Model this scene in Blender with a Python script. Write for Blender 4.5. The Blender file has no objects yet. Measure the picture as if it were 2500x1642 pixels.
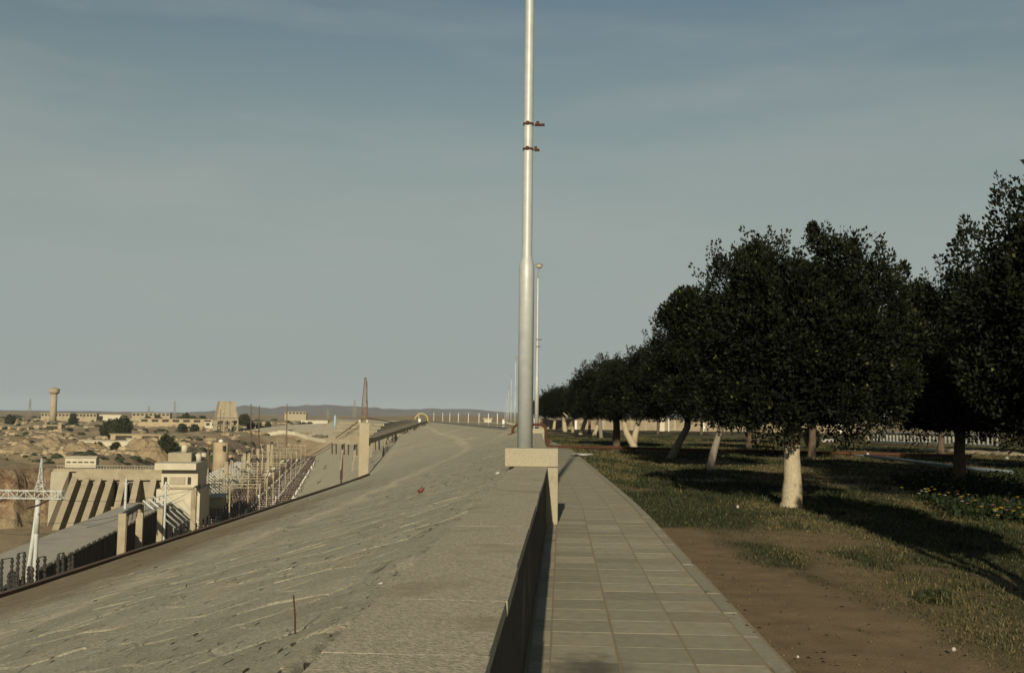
import bpy, math, random
import numpy as np
from mathutils import Vector, Matrix, Quaternion

# ------------------------------------------------------------------ camera, sky, sun, exposure
scene = bpy.context.scene
COL = scene.collection
EYE = 1.66
YAW, PITCH, ROLL = math.radians(2.9), math.radians(4.85), math.radians(0.70)
cam_data = bpy.data.cameras.new("camera")
cam_data.lens = 35.0
cam_data.sensor_width = 36.0
cam_data.clip_start = 0.05
cam_data.clip_end = 40000.0
cam = bpy.data.objects.new("camera", cam_data)
COL.objects.link(cam)
CAMROT = (Matrix.Rotation(YAW, 3, 'Z') @ Matrix.Rotation(math.pi / 2 + PITCH, 3, 'X') @ Matrix.Rotation(ROLL, 3, 'Z'))
cam.matrix_world = Matrix.Translation((0, 0, EYE)) @ CAMROT.to_4x4()
scene.camera = cam

SUN_EL = math.radians(19.5)
SUN_AZ = math.radians(2.2)          # light travels this far to the right of +Y
world = bpy.data.worlds.new("World")
scene.world = world
world.use_nodes = True
wn = world.node_tree
wn.nodes.clear()
w_out = wn.nodes.new("ShaderNodeOutputWorld")
w_bg = wn.nodes.new("ShaderNodeBackground")
w_sky = wn.nodes.new("ShaderNodeTexSky")
w_sky.sky_type = 'NISHITA'
w_sky.sun_disc = False
w_sky.sun_elevation = SUN_EL
w_sky.sun_rotation = math.pi + SUN_AZ
w_sky.altitude = 0
w_sky.air_density = 2.0
w_sky.dust_density = 1.0
w_sky.ozone_density = 3.2
w_bg.inputs["Strength"].default_value = 0.05
# thin high cirrus
w_tc = wn.nodes.new("ShaderNodeTexCoord")
w_map = wn.nodes.new("ShaderNodeMapping")
w_map.inputs["Rotation"].default_value = (0.0, 0.35, 0.5)
w_map.inputs["Scale"].default_value = (2.2, 5.0, 14.0)
w_noise = wn.nodes.new("ShaderNodeTexNoise")
w_noise.inputs["Scale"].default_value = 1.3
w_noise.inputs["Detail"].default_value = 7.0
w_noise.inputs["Roughness"].default_value = 0.55
w_ramp = wn.nodes.new("ShaderNodeMapRange")
w_ramp.inputs["From Min"].default_value = 0.46
w_ramp.inputs["From Max"].default_value = 0.80
w_ramp.inputs["To Min"].default_value = 0.0
w_ramp.inputs["To Max"].default_value = 0.32
w_mix = wn.nodes.new("ShaderNodeMix")
w_mix.data_type = 'RGBA'
w_mix.inputs[7].default_value = (7.0, 7.0, 6.6, 1)
wl = wn.links
wl.new(w_tc.outputs["Generated"], w_map.inputs["Vector"])
wl.new(w_map.outputs["Vector"], w_noise.inputs["Vector"])
wl.new(w_noise.outputs["Fac"], w_ramp.inputs["Value"])
wl.new(w_ramp.outputs["Result"], w_mix.inputs[0])
# dry dusty haze veil, thick near the horizon all the way round
w_sep = wn.nodes.new("ShaderNodeSeparateXYZ")
w_vr = wn.nodes.new("ShaderNodeMapRange")
w_vr.interpolation_type = 'SMOOTHSTEP'
w_vr.inputs["From Min"].default_value = 0.10
w_vr.inputs["From Max"].default_value = 0.405
w_vr.inputs["To Min"].default_value = 0.94
w_vr.inputs["To Max"].default_value = 0.04
w_veil = wn.nodes.new("ShaderNodeMix")
w_veil.data_type = 'RGBA'
w_veil.inputs[7].default_value = (5.4, 6.25, 6.12, 1)
wl.new(w_tc.outputs["Generated"], w_sep.inputs[0])
wl.new(w_sep.outputs["Z"], w_vr.inputs["Value"])
wl.new(w_vr.outputs["Result"], w_veil.inputs[0])
wl.new(w_sky.outputs["Color"], w_veil.inputs[6])
wl.new(w_veil.outputs[2], w_mix.inputs[6])
wl.new(w_mix.outputs[2], w_bg.inputs["Color"])
wl.new(w_bg.outputs["Background"], w_out.inputs["Surface"])

sun_data = bpy.data.lights.new("sun", 'SUN')
sun_data.energy = 5.0
sun_data.angle = math.radians(0.5)
sun_data.color = (1.0, 0.91, 0.69)
sun = bpy.data.objects.new("sun", sun_data)
COL.objects.link(sun)
sun.location = (-20, -60, 40)
_ld = Vector((math.sin(SUN_AZ) * math.cos(SUN_EL), math.cos(SUN_AZ) * math.cos(SUN_EL), -math.sin(SUN_EL)))
sun.rotation_euler = _ld.to_track_quat('-Z', 'Y').to_euler()

scene.view_settings.view_transform = 'Standard'
scene.view_settings.look = 'None'
scene.view_settings.gamma = 1.0
scene.view_settings.exposure = 0.2
scene.render.engine = 'CYCLES'
scene.cycles.max_bounces = 5
scene.cycles.diffuse_bounces = 3
scene.cycles.use_denoising = True

# ------------------------------------------------------------------ helpers
rng = np.random.default_rng(7)
random.seed(7)
F = 35.0 / 36.0 * 2500.0


def ray(px, py):
    """direction of the line of sight through a photograph pixel (2500 x 1642)"""
    d = CAMROT @ Vector(((px - 1250.0) / F, (821.0 - py) / F, -1.0))
    return d.normalized()


def on_z(px, py, z=0.0):
    d = ray(px, py)
    t = (z - EYE) / d.z
    return Vector((d.x * t, d.y * t, z))


def on_y(px, py, y):
    d = ray(px, py)
    t = y / d.y
    return Vector((d.x * t, y, EYE + d.z * t))


def _hash(ix, iy, seed):
    ix = ix.astype(np.int64)
    iy = iy.astype(np.int64)
    h = (ix * 374761393 + iy * 668265263 + seed * 1442695041) & 0xFFFFFFFF
    h = ((h ^ (h >> 13)) * 1274126177) & 0xFFFFFFFF
    h = h ^ (h >> 16)
    return (h & 0xFFFFFF) / float(0xFFFFFF)


def vnoise(x, y, seed=0):
    x = np.asarray(x, float)
    y = np.asarray(y, float)
    ix, iy = np.floor(x), np.floor(y)
    fx, fy = x - ix, y - iy
    fx = fx * fx * (3 - 2 * fx)
    fy = fy * fy * (3 - 2 * fy)
    a = _hash(ix, iy, seed)
    b = _hash(ix + 1, iy, seed)
    c = _hash(ix, iy + 1, seed)
    d = _hash(ix + 1, iy + 1, seed)
    return (a + (b - a) * fx) * (1 - fy) + (c + (d - c) * fx) * fy


def fbm(x, y, seed=0, octaves=4, gain=0.5):
    s, a, n = 0.0, 1.0, 0.0
    for k in range(octaves):
        s = s + a * vnoise(np.asarray(x) * 2 ** k + 13.7 * k, np.asarray(y) * 2 ** k - 7.1 * k, seed + k)
        n += a
        a *= gain
    return s / n


def voronoi(x, y, seed=0):
    ix, iy = np.floor(x), np.floor(y)
    f1 = np.full(np.shape(x), 9.0)
    f2 = np.full(np.shape(x), 9.0)
    idv = np.zeros(np.shape(x))
    for ox in (-1, 0, 1):
        for oy in (-1, 0, 1):
            cx, cy = ix + ox, iy + oy
            dx = cx + 0.1 + 0.8 * _hash(cx, cy, seed) - x
            dy = cy + 0.1 + 0.8 * _hash(cx, cy, seed + 5) - y
            d = np.sqrt(dx * dx + dy * dy)
            m = d < f1
            f2 = np.where(m, f1, np.minimum(f2, d))
            idv = np.where(m, _hash(cx, cy, seed + 9), idv)
            f1 = np.where(m, d, f1)
    return f1, f2, idv


def sstep(a, b, x):
    t = np.clip((np.asarray(x, float) - a) / (b - a), 0, 1)
    return t * t * (3 - 2 * t)


class MB:
    def __init__(self):
        self.v, self.f = [], []

    def add(self, vs, fs):
        n = len(self.v)
        self.v.extend([tuple(p) for p in vs])
        self.f.extend([tuple(i + n for i in q) for q in fs])
        return self

    BOXF = [(0, 3, 2, 1), (4, 5, 6, 7), (0, 1, 5, 4), (1, 2, 6, 5), (2, 3, 7, 6), (3, 0, 4, 7)]

    def box(self, c, s, rz=0.0):
        x, y, z = s[0] / 2, s[1] / 2, s[2] / 2
        cr, sr = math.cos(rz), math.sin(rz)
        vs = []
        for (a, b, d) in ((-x, -y, -z), (x, -y, -z), (x, y, -z), (-x, y, -z), (-x, -y, z), (x, -y, z), (x, y, z), (-x, y, z)):
            vs.append((c[0] + a * cr - b * sr, c[1] + a * sr + b * cr, c[2] + d))
        return self.add(vs, MB.BOXF)

    def hexa(self, lo, hi):
        """lo, hi: four corners each (ccw from above)"""
        return self.add(list(lo) + list(hi), MB.BOXF)

    def beam(self, p0, p1, w, h):
        p0, p1 = Vector(p0), Vector(p1)
        d = (p1 - p0).normalized()
        s = d.cross(Vector((0, 0, 1)))
        if s.length < 1e-4:
            s = Vector((1, 0, 0))
        s.normalize()
        u = s.cross(d)
        vs = []
        for p in (p0, p1):
            for a, b in ((-1, -1), (1, -1), (1, 1), (-1, 1)):
                vs.append(p + s * (a * w / 2) + u * (b * h / 2))
        return self.add(vs, [(3, 2, 1, 0), (4, 5, 6, 7), (0, 1, 5, 4), (1, 2, 6, 5), (2, 3, 7, 6), (3, 0, 4, 7)])

    def tube(self, pts, r, n=8):
        pts = [Vector(p) for p in pts]
        rs = r if isinstance(r, (list, tuple)) else [r] * len(pts)
        vs, fs = [], []
        prev = None
        for i, p in enumerate(pts):
            a = pts[max(i - 1, 0)]
            b = pts[min(i + 1, len(pts) - 1)]
            d = (b - a).normalized()
            if prev is None:
                s = d.cross(Vector((0, 0, 1)))
                if s.length < 1e-3:
                    s = d.cross(Vector((0, 1, 0)))
            else:
                s = prev - d * prev.dot(d)
            s.normalize()
            prev = s
            u = s.cross(d)
            for k in range(n):
                t = 2 * math.pi * k / n
                vs.append(p + (s * math.cos(t) + u * math.sin(t)) * rs[i])
        m = len(pts)
        for i in range(m - 1):
            for k in range(n):
                k2 = (k + 1) % n
                fs.append((i * n + k, i * n + k2, (i + 1) * n + k2, (i + 1) * n + k))
        fs.append(tuple(range(n))[::-1])
        fs.append(tuple((m - 1) * n + k for k in range(n)))
        return self.add(vs, fs)

    def lathe(self, prof, c=(0, 0, 0), n=16):
        vs, fs = [], []
        for (r, z) in prof:
            for k in range(n):
                t = 2 * math.pi * k / n
                vs.append((c[0] + r * math.cos(t), c[1] + r * math.sin(t), c[2] + z))
        m = len(prof)
        for i in range(m - 1):
            for k in range(n):
                k2 = (k + 1) % n
                fs.append((i * n + k, i * n + k2, (i + 1) * n + k2, (i + 1) * n + k))
        fs.append(tuple(range(n))[::-1])
        fs.append(tuple((m - 1) * n + k for k in range(n)))
        return self.add(vs, fs)

    def lump(self, c, r, seed=0, n=7, m=4):
        """an uneven stone / clod"""
        rr = random.Random(seed)
        vs, fs = [], []
        for i in range(m + 1):
            ph = math.pi * i / m
            for k in range(n):
                t = 2 * math.pi * k / n
                q = 0.8 + 0.4 * rr.random()
                vs.append((c[0] + r[0] * q * math.sin(ph) * math.cos(t), c[1] + r[1] * q * math.sin(ph) * math.sin(t),
                           c[2] + r[2] * q * math.cos(ph)))
        for i in range(m):
            for k in range(n):
                k2 = (k + 1) % n
                fs.append((i * n + k, (i + 1) * n + k, (i + 1) * n + k2, i * n + k2))
        return self.add(vs, fs)

    def build(self, name, mat, parent=None, smooth=False, origin=None, bevel=0.0):
        o = origin
        if o is None:
            o = Vector((0, 0, 0))
            q = parent
            while q is not None:
                o = o + q.location
                q = q.parent
        me = bpy.data.meshes.new(name)
        me.from_pydata([(p[0] - o[0], p[1] - o[1], p[2] - o[2]) for p in self.v], [], self.f)
        me.materials.append(mat)
        if smooth:
            me.shade_smooth()
        ob = bpy.data.objects.new(name, me)
        COL.objects.link(ob)
        if parent is not None:
            ob.parent = parent
        else:
            ob.location = o
        if bevel:
            md = ob.modifiers.new("bevel", 'BEVEL')
            md.width = bevel
            md.segments = 2
            md.limit_method = 'ANGLE'
        return ob


def tag(o, label=None, cat=None, group=None, kind=None):
    if label:
        o["label"] = label
    if cat:
        o["category"] = cat
    if group:
        o["group"] = group
    if kind:
        o["kind"] = kind
    return o


def thing(name, loc, label, cat, group=None, rz=0.0):
    o = bpy.data.objects.new(name, None)
    o.empty_display_size = 0.2
    COL.objects.link(o)
    o.location = loc
    o.rotation_euler = (0, 0, rz)
    return tag(o, label, cat, group)


def part(name, mesh, parent, loc=(0, 0, 0), rz=0.0, scale=None):
    o = bpy.data.objects.new(name, mesh)
    COL.objects.link(o)
    o.parent = parent
    o.location = loc
    o.rotation_euler = (0, 0, rz)
    if scale:
        o.scale = scale
    return o


def copy_tree(o, parent=None):
    c = o.copy()
    COL.objects.link(c)
    c.parent = parent
    for ch in list(o.children):
        copy_tree(ch, c)
    return c


def fast_mesh(name, v, faces, mat, smooth=False):
    """v (N,3), faces (M,k) with one k"""
    me = bpy.data.meshes.new(name)
    v = np.asarray(v, np.float32)
    faces = np.asarray(faces, np.int32)
    m, k = faces.shape
    me.vertices.add(len(v))
    me.vertices.foreach_set("co", v.ravel())
    me.loops.add(m * k)
    me.loops.foreach_set("vertex_index", faces.ravel())
    me.polygons.add(m)
    me.polygons.foreach_set("loop_start", np.arange(0, m * k, k, dtype=np.int32))
    me.update(calc_edges=True)
    if isinstance(mat, (list, tuple)):
        for q in mat:
            me.materials.append(q)
    else:
        me.materials.append(mat)
    if smooth:
        me.shade_smooth()
    return me


def grid_faces(nr, nc):
    a = np.arange(nr * nc).reshape(nr, nc)
    return np.stack([a[:-1, :-1], a[:-1, 1:], a[1:, 1:], a[1:, :-1]], -1).reshape(-1, 4)


def attr(me, name, vals, domain='POINT'):
    at = me.attributes.new(name, 'FLOAT', domain)
    at.data.foreach_set("value", np.asarray(vals, np.float32).ravel())


# ------------------------------------------------------------------ materials
class NT:
    def __init__(self, name):
        self.m = bpy.data.materials.new(name)
        self.m.use_nodes = True
        self.t = self.m.node_tree
        self.b = self.t.nodes["Principled BSDF"]
        self.out = self.t.nodes["Material Output"]

    def n(self, kind, **kw):
        nd = self.t.nodes.new(kind)
        for k, v in kw.items():
            setattr(nd, k, v)
        return nd

    def l(self, a, b):
        self.t.links.new(a, b)

    def coord(self, kind="world"):
        if kind == "world":
            return self.n("ShaderNodeNewGeometry").outputs["Position"]
        if kind == "uv":
            return self.n("ShaderNodeTexCoord").outputs["UV"]
        return self.n("ShaderNodeTexCoord").outputs["Object"]

    def mapped(self, vec, scale):
        mp = self.n("ShaderNodeMapping")
        mp.inputs["Scale"].default_value = scale
        self.l(vec, mp.inputs["Vector"])
        return mp.outputs["Vector"]

    def noise(self, vec, scale, detail=4.0, rough=0.55):
        nd = self.n("ShaderNodeTexNoise")
        nd.inputs["Scale"].default_value = scale
        nd.inputs["Detail"].default_value = detail
        nd.inputs["Roughness"].default_value = rough
        self.l(vec, nd.inputs["Vector"])
        return nd.outputs["Fac"]

    def rng(self, val, a, b, c=0.0, d=1.0):
        nd = self.n("ShaderNodeMapRange")
        nd.inputs["From Min"].default_value = a
        nd.inputs["From Max"].default_value = b
        nd.inputs["To Min"].default_value = c
        nd.inputs["To Max"].default_value = d
        self.l(val, nd.inputs["Value"])
        return nd.outputs["Result"]

    def mix(self, fac, a, b, mode='MIX'):
        nd = self.n("ShaderNodeMix")
        nd.data_type = 'RGBA'
        nd.blend_type = mode
        for idx, q in ((0, fac), (6, a), (7, b)):
            if isinstance(q, (int, float)):
                nd.inputs[idx].default_value = q
            elif isinstance(q, (tuple, list)):
                nd.inputs[idx].default_value = (q[0], q[1], q[2], 1)
            else:
                self.l(q, nd.inputs[idx])
        return nd.outputs[2]

    def math(self, op, a, b=0.0):
        nd = self.n("ShaderNodeMath", operation=op)
        for i, q in enumerate((a, b)):
            if isinstance(q, (int, float)):
                nd.inputs[i].default_value = q
            else:
                self.l(q, nd.inputs[i])
        return nd.outputs[0]

    def attr(self, name):
        nd = self.n("ShaderNodeAttribute", attribute_name=name)
        return nd.outputs["Fac"]

    def bump(self, h, strength=0.4, dist=0.02):
        nd = self.n("ShaderNodeBump")
        nd.inputs["Strength"].default_value = strength
        nd.inputs["Distance"].default_value = dist
        self.l(h, nd.inputs["Height"])
        self.l(nd.outputs["Normal"], self.b.inputs["Normal"])

    def done(self, col, rough=0.9, spec=0.2, metal=0.0):
        if isinstance(col, (tuple, list)):
            self.b.inputs["Base Color"].default_value = (col[0], col[1], col[2], 1)
        else:
            self.l(col, self.b.inputs["Base Color"])
        self.b.inputs["Roughness"].default_value = rough
        self.b.inputs["Specular IOR Level"].default_value = spec
        self.b.inputs["Metallic"].default_value = metal
        return self.m


def speckled(name, c1, c2, scale, c3=None, s3=None, th3=(0.6, 0.72), bump=0.3, bscale=60.0, bdist=0.01, rough=0.92,
             coord="world", spec=0.15, metal=0.0, objrand=0.0):
    """two-tone mottled surface, an optional third tone in blotches, fine relief"""
    t = NT(name)
    v = t.coord(coord)
    f = t.rng(t.noise(v, scale, 5.0, 0.6), 0.32, 0.68)
    c = t.mix(f, c1, c2)
    if c3:
        f3 = t.rng(t.noise(v, s3, 4.0, 0.6), th3[0], th3[1])
        c = t.mix(f3, c, c3)
    if objrand:
        oi = t.n("ShaderNodeObjectInfo")
        k = t.rng(oi.outputs["Random"], 0, 1, 1 - objrand, 1 + objrand)
        cc = t.n("ShaderNodeCombineColor")
        for i in range(3):
            t.l(k, cc.inputs[i])
        c = t.mix(1.0, c, cc.outputs[0], 'MULTIPLY')
    if bump:
        t.bump(t.noise(v, bscale, 3.0, 0.6), bump, bdist)
    return t.done(c, rough, spec, metal)


M = {}
M['coping'] = speckled('coping_concrete', (0.235, 0.20, 0.137), (0.445, 0.39, 0.28), 55.0, (0.225, 0.18, 0.115), 1.9, (0.55, 0.78),
                       bump=0.9, bscale=90.0, bdist=0.014)
M['wallside_shade'] = speckled('shade_darkened_concrete', (0.042, 0.036, 0.027), (0.078, 0.067, 0.05), 20.0, (0.16, 0.13, 0.09), 1.5, (0.55, 0.8),
                         bump=0.6, bscale=40.0, bdist=0.02)  # parapet's shaded face: shade put into the colour, far darker than the coping
M['pedestal'] = speckled('pedestal_concrete', (0.225, 0.195, 0.135), (0.31, 0.275, 0.20), 55.0, (0.19, 0.15, 0.095), 3.0, (0.6, 0.8), bump=0.4,
                         bscale=90.0)
M['joint_sand'] = speckled('joint_sand', (0.19, 0.145, 0.088), (0.25, 0.20, 0.125), 30.0, bump=0.3, bscale=120.0)
M['kerb'] = speckled('kerb_concrete', (0.20, 0.178, 0.125), (0.27, 0.24, 0.17), 25.0, (0.15, 0.115, 0.07), 4.0, objrand=0.06)
M['steel_paint'] = speckled('silver_paint', (0.30, 0.305, 0.285), (0.36, 0.365, 0.345), 6.0, (0.40, 0.37, 0.30), 3.0, (0.66, 0.8), bump=0.06,
                            bscale=30, rough=0.5, spec=0.4, metal=0.15)
M['rust'] = speckled('rusty_iron', (0.045, 0.020, 0.011), (0.075, 0.034, 0.018), 9.0, (0.03, 0.016, 0.010), 5.0, bump=0.4, bscale=40, rough=0.85)
M['rust_pale'] = speckled('rust_stained_fitting', (0.13, 0.085, 0.05), (0.08, 0.045, 0.027), 12.0, rough=0.8)
M['lamp_glass'] = speckled('lamp_bowl', (0.33, 0.30, 0.22), (0.42, 0.38, 0.28), 8.0, rough=0.35, spec=0.5)
M['lamp_metal'] = speckled('lamp_metal', (0.16, 0.15, 0.12), (0.22, 0.20, 0.16), 8.0, rough=0.5)
M['white_paint'] = speckled('white_paint', (0.48, 0.46, 0.40), (0.56, 0.54, 0.48), 5.0, rough=0.6)
M['pale_steel'] = speckled('pale_grey_steel', (0.34, 0.34, 0.31), (0.41, 0.41, 0.375), 2.0, rough=0.55, spec=0.3)
M['insulator'] = speckled('brown_porcelain', (0.045, 0.028, 0.018), (0.07, 0.042, 0.026), 3.0, rough=0.3, spec=0.5, bump=0)
M['black_iron'] = speckled('dark_iron', (0.022, 0.02, 0.018), (0.04, 0.036, 0.03), 3.0, rough=0.6, bump=0)
M['far_concrete'] = speckled('cream_concrete', (0.235, 0.195, 0.13), (0.295, 0.25, 0.17), 0.35, (0.18, 0.145, 0.095), 0.12, (0.55, 0.75), bump=0)
M['far_white'] = speckled('cream_plaster', (0.36, 0.32, 0.235), (0.43, 0.385, 0.29), 0.3, (0.33, 0.28, 0.195), 0.2, (0.6, 0.8), bump=0)
M['far_grey'] = speckled('grey_concrete', (0.25, 0.22, 0.16), (0.31, 0.27, 0.20), 0.25, (0.20, 0.165, 0.12), 0.1, (0.55, 0.75), bump=0)
M['roof_grey'] = speckled('gravel_roof', (0.31, 0.275, 0.215), (0.37, 0.33, 0.26), 0.9, (0.27, 0.235, 0.18), 0.08, (0.5, 0.7), bump=0)
M['mud'] = speckled('mud_plaster', (0.25, 0.19, 0.115), (0.33, 0.26, 0.165), 0.2, bump=0)
M['dark_opening_and_shade'] = speckled('dark_opening_and_shade', (0.03, 0.026, 0.02), (0.05, 0.042, 0.03), 0.5, bump=0)  # for real openings, and for shade painted on the power house side
M['balustrade'] = speckled('shaded_limewash', (0.20, 0.20, 0.18), (0.26, 0.25, 0.22), 5.0, (0.14, 0.13, 0.11), 2.0, (0.5, 0.7))  # limewash greyed in its own colour to stand for shade
M['rust_lattice'] = speckled('rust_primer_steel', (0.12, 0.075, 0.042), (0.17, 0.11, 0.062), 1.0, bump=0)
M['yellow'] = speckled('yellow_paint', (0.30, 0.23, 0.09), (0.35, 0.27, 0.12), 1.0, bump=0, rough=0.6)
M['pale_blue'] = speckled('pale_blue_paint', (0.20, 0.30, 0.36), (0.25, 0.35, 0.41), 1.0, bump=0)
M['boundary'] = speckled('boundary_masonry', (0.19, 0.15, 0.10), (0.25, 0.20, 0.14), 0.9, (0.13, 0.10, 0.065), 0.5, (0.6, 0.7), bump=0.4,
                         bscale=4, bdist=0.1)
M['terrace_brick'] = speckled('brown_terrace', (0.085, 0.06, 0.04), (0.12, 0.085, 0.055), 2.0, bump=0.3, bscale=8)
M['hose'] = speckled('grey_blue_pipe', (0.10, 0.12, 0.14), (0.15, 0.17, 0.19), 3.0, rough=0.5)
M['red_can'] = speckled('red_can', (0.085, 0.014, 0.010), (0.12, 0.02, 0.014), 20.0, rough=0.45, spec=0.4)
M['white_litter'] = speckled('white_litter', (0.30, 0.285, 0.25), (0.37, 0.355, 0.31), 20.0, rough=0.7)
M['pebble'] = speckled('pale_pebble', (0.20, 0.165, 0.11), (0.27, 0.225, 0.155), 20.0, bump=0.4, bscale=60, objrand=0.15)
M['dark_chip'] = speckled('dark_chip', (0.055, 0.042, 0.03), (0.10, 0.07, 0.045), 15.0, bump=0)
M['flower_y'] = speckled('yellow_petals', (0.42, 0.26, 0.02), (0.48, 0.32, 0.04), 10, bump=0, rough=0.7)
M['flower_w'] = speckled('white_petals', (0.40, 0.38, 0.33), (0.46, 0.44, 0.38), 10, bump=0, rough=0.7)
M['flower_p'] = speckled('pink_petals', (0.30, 0.11, 0.12), (0.34, 0.15, 0.15), 10, bump=0, rough=0.7)

# paving slab: grey-buff concrete, each slab its own tone, sandy film, a dark oil stain
t = NT('paving_concrete')
v = t.coord()
f = t.rng(t.noise(v, 9.0, 6.0, 0.65), 0.3, 0.7)
c = t.mix(f, (0.215, 0.19, 0.13), (0.35, 0.315, 0.222))
f = t.rng(t.noise(v, 160.0, 2.0, 0.6), 0.35, 0.7)
c = t.mix(f, c, (0.225, 0.20, 0.14))
c = t.mix(t.rng(t.noise(v, 1.4, 5.0, 0.6), 0.52, 0.75, 0, 0.75), c, (0.31, 0.26, 0.175))
oi = t.n("ShaderNodeObjectInfo")
k = t.rng(oi.outputs["Random"], 0, 1, 0.80, 1.16)
cc = t.n("ShaderNodeCombineColor")
for i in range(3):
    t.l(k, cc.inputs[i])
c = t.mix(1.0, c, cc.outputs[0], 'MULTIPLY')
sp_ = t.n("ShaderNodeSeparateXYZ")
t.l(v, sp_.inputs[0])
edge_ = t.math('MULTIPLY', t.rng(sp_.outputs["X"], 0.7, 1.5), t.rng(t.noise(v, 2.2, 6.0, 0.7), 0.44, 0.64))
c = t.mix(t.math('MULTIPLY', edge_, 0.8), c, (0.235, 0.175, 0.105))
sx = t.n("ShaderNodeVectorMath", operation='DISTANCE')
wob = t.n("ShaderNodeVectorMath", operation='MULTIPLY')
wob.inputs[1].default_value = (1.0, 0.55, 0.0)
t.l(v, wob.inputs[0])
t.l(wob.outputs[0], sx.inputs[0])
sx.inputs[1].default_value = (0.22, 6.85 * 0.55, 0.0)
sd = t.math('ADD', sx.outputs["Value"], t.rng(t.noise(v, 7.0, 4.0, 0.6), 0.2, 0.8, -0.14, 0.14))
c = t.mix(t.rng(sd, 0.08, 0.34, 0.8, 0.0), c, (0.07, 0.062, 0.05))
t.bump(t.noise(v, 130.0, 3.0, 0.6), 0.35, 0.006)
M['slab'] = t.done(c, 0.9, 0.2)

# bark with the whitewash band (real lime paint up to ~1.1 m, worn)
def bark_mat(name, white_top, bark1, bark2):
    t = NT(name)
    v = t.coord("object")
    vm = t.mapped(v, (1, 1, 0.35))
    c = t.mix(t.rng(t.noise(vm, 14.0, 5.0, 0.6), 0.3, 0.7), bark1, bark2)
    if white_top > 0:
        sep = t.n("ShaderNodeSeparateXYZ")
        t.l(v, sep.inputs[0])
        h = t.math('ADD', sep.outputs["Z"], t.rng(t.noise(v, 6.0, 4.0, 0.6), 0.2, 0.8, -0.16, 0.16))
        f = t.rng(h, white_top - 0.03, white_top + 0.03, 1.0, 0.0)
        wear = t.rng(t.noise(vm, 9.0, 6.0, 0.7), 0.58, 0.70, 1.0, 0.15)
        f = t.math('MULTIPLY', f, wear)
        w = t.mix(t.rng(t.noise(v, 20.0, 3.0), 0.3, 0.7), (0.265, 0.215, 0.14), (0.35, 0.295, 0.205))
        c = t.mix(f, c, w)
    t.bump(t.noise(vm, 30.0, 4.0, 0.6), 0.7, 0.02)
    return t.done(c, 0.95, 0.1)


M['bark_white'] = bark_mat('whitewashed_bark', 1.25, (0.05, 0.035, 0.022), (0.10, 0.07, 0.045))
M['bark_allwhite'] = bark_mat('fully_whitewashed_bark', 9.0, (0.16, 0.11, 0.07), (0.22, 0.16, 0.11))
M['bark_brown'] = bark_mat('brown_bark', 0.0, (0.06, 0.043, 0.03), (0.11, 0.08, 0.056))
M['bark_grey'] = bark_mat('grey_bark', 0.0, (0.12, 0.10, 0.075), (0.20, 0.175, 0.14))

# leaves: dark glossy ficus, young shoots yellow-green (per-leaf attribute)
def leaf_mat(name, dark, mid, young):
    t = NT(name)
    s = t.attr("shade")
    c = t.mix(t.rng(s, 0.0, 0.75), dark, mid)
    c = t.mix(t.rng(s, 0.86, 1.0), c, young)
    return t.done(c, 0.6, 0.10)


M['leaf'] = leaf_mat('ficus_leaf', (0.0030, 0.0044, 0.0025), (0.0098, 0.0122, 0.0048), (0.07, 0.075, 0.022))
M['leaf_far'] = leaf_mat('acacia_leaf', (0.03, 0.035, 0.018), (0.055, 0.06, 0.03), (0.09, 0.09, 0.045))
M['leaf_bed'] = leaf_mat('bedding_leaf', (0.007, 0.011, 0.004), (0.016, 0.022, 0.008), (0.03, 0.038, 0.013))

t = NT('grass_blade')
s = t.attr("shade")
c = t.mix(t.rng(s, 0.0, 0.5), (0.012, 0.017, 0.006), (0.026, 0.030, 0.0095))
c = t.mix(t.rng(s, 0.5, 1.0), c, (0.108, 0.083, 0.037))
M['grass'] = t.done(c, 0.7, 0.2)

# lawn soil: bare earth / dry thatch / green thatch from the coverage baked on the mesh
t = NT('lawn_earth')
v = t.coord()
cov = t.attr("cover")
dry = t.attr("dry")
soil = t.mix(t.rng(t.noise(v, 3.0, 6.0, 0.65), 0.3, 0.7), (0.135, 0.092, 0.05), (0.19, 0.135, 0.077))
soil = t.mix(t.rng(t.noise(v, 60.0, 2.0), 0.55, 0.75), soil, (0.11, 0.075, 0.042))
green = t.mix(t.rng(t.noise(v, 5.0, 6.0, 0.7), 0.35, 0.65), (0.020, 0.023, 0.009), (0.042, 0.039, 0.015))
green = t.mix(dry, green, t.mix(t.rng(t.noise(v, 8.0, 5.0, 0.7), 0.3, 0.7), (0.092, 0.070, 0.033), (0.135, 0.103, 0.049)))
c = t.mix(cov, soil, green)
t.bump(t.noise(v, 45.0, 4.0, 0.65), 0.5, 0.03)
M['lawn'] = t.done(c, 0.95, 0.1)

# dam face: stone pitching, uv = (metres down from the crest edge, metres along)
t = NT('stone_pitching')
v = t.coord()
uv = t.coord("uv")
sep = t.n("ShaderNodeSeparateXYZ")
t.l(uv, sep.inputs[0])
o_, t_ = sep.outputs["X"], sep.outputs["Y"]
along = t.mapped(uv, (2.6, 0.55, 1))
c = t.mix(t.rng(t.noise(v, 1.1, 7.0, 0.62), 0.30, 0.70), (0.35, 0.32, 0.228), (0.455, 0.415, 0.30))
c = t.mix(t.rng(t.noise(v, 45.0, 4.0, 0.7), 0.38, 0.62), c, (0.235, 0.205, 0.145))
c = t.mix(t.rng(t.noise(along, 0.8, 6.0, 0.65), 0.55, 0.72, 0, 0.8), c, (0.42, 0.33, 0.195))
c = t.mix(t.rng(t.noise(along, 2.3, 5.0, 0.7), 0.62, 0.74, 0, 0.7), c, (0.20, 0.185, 0.15))
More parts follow.
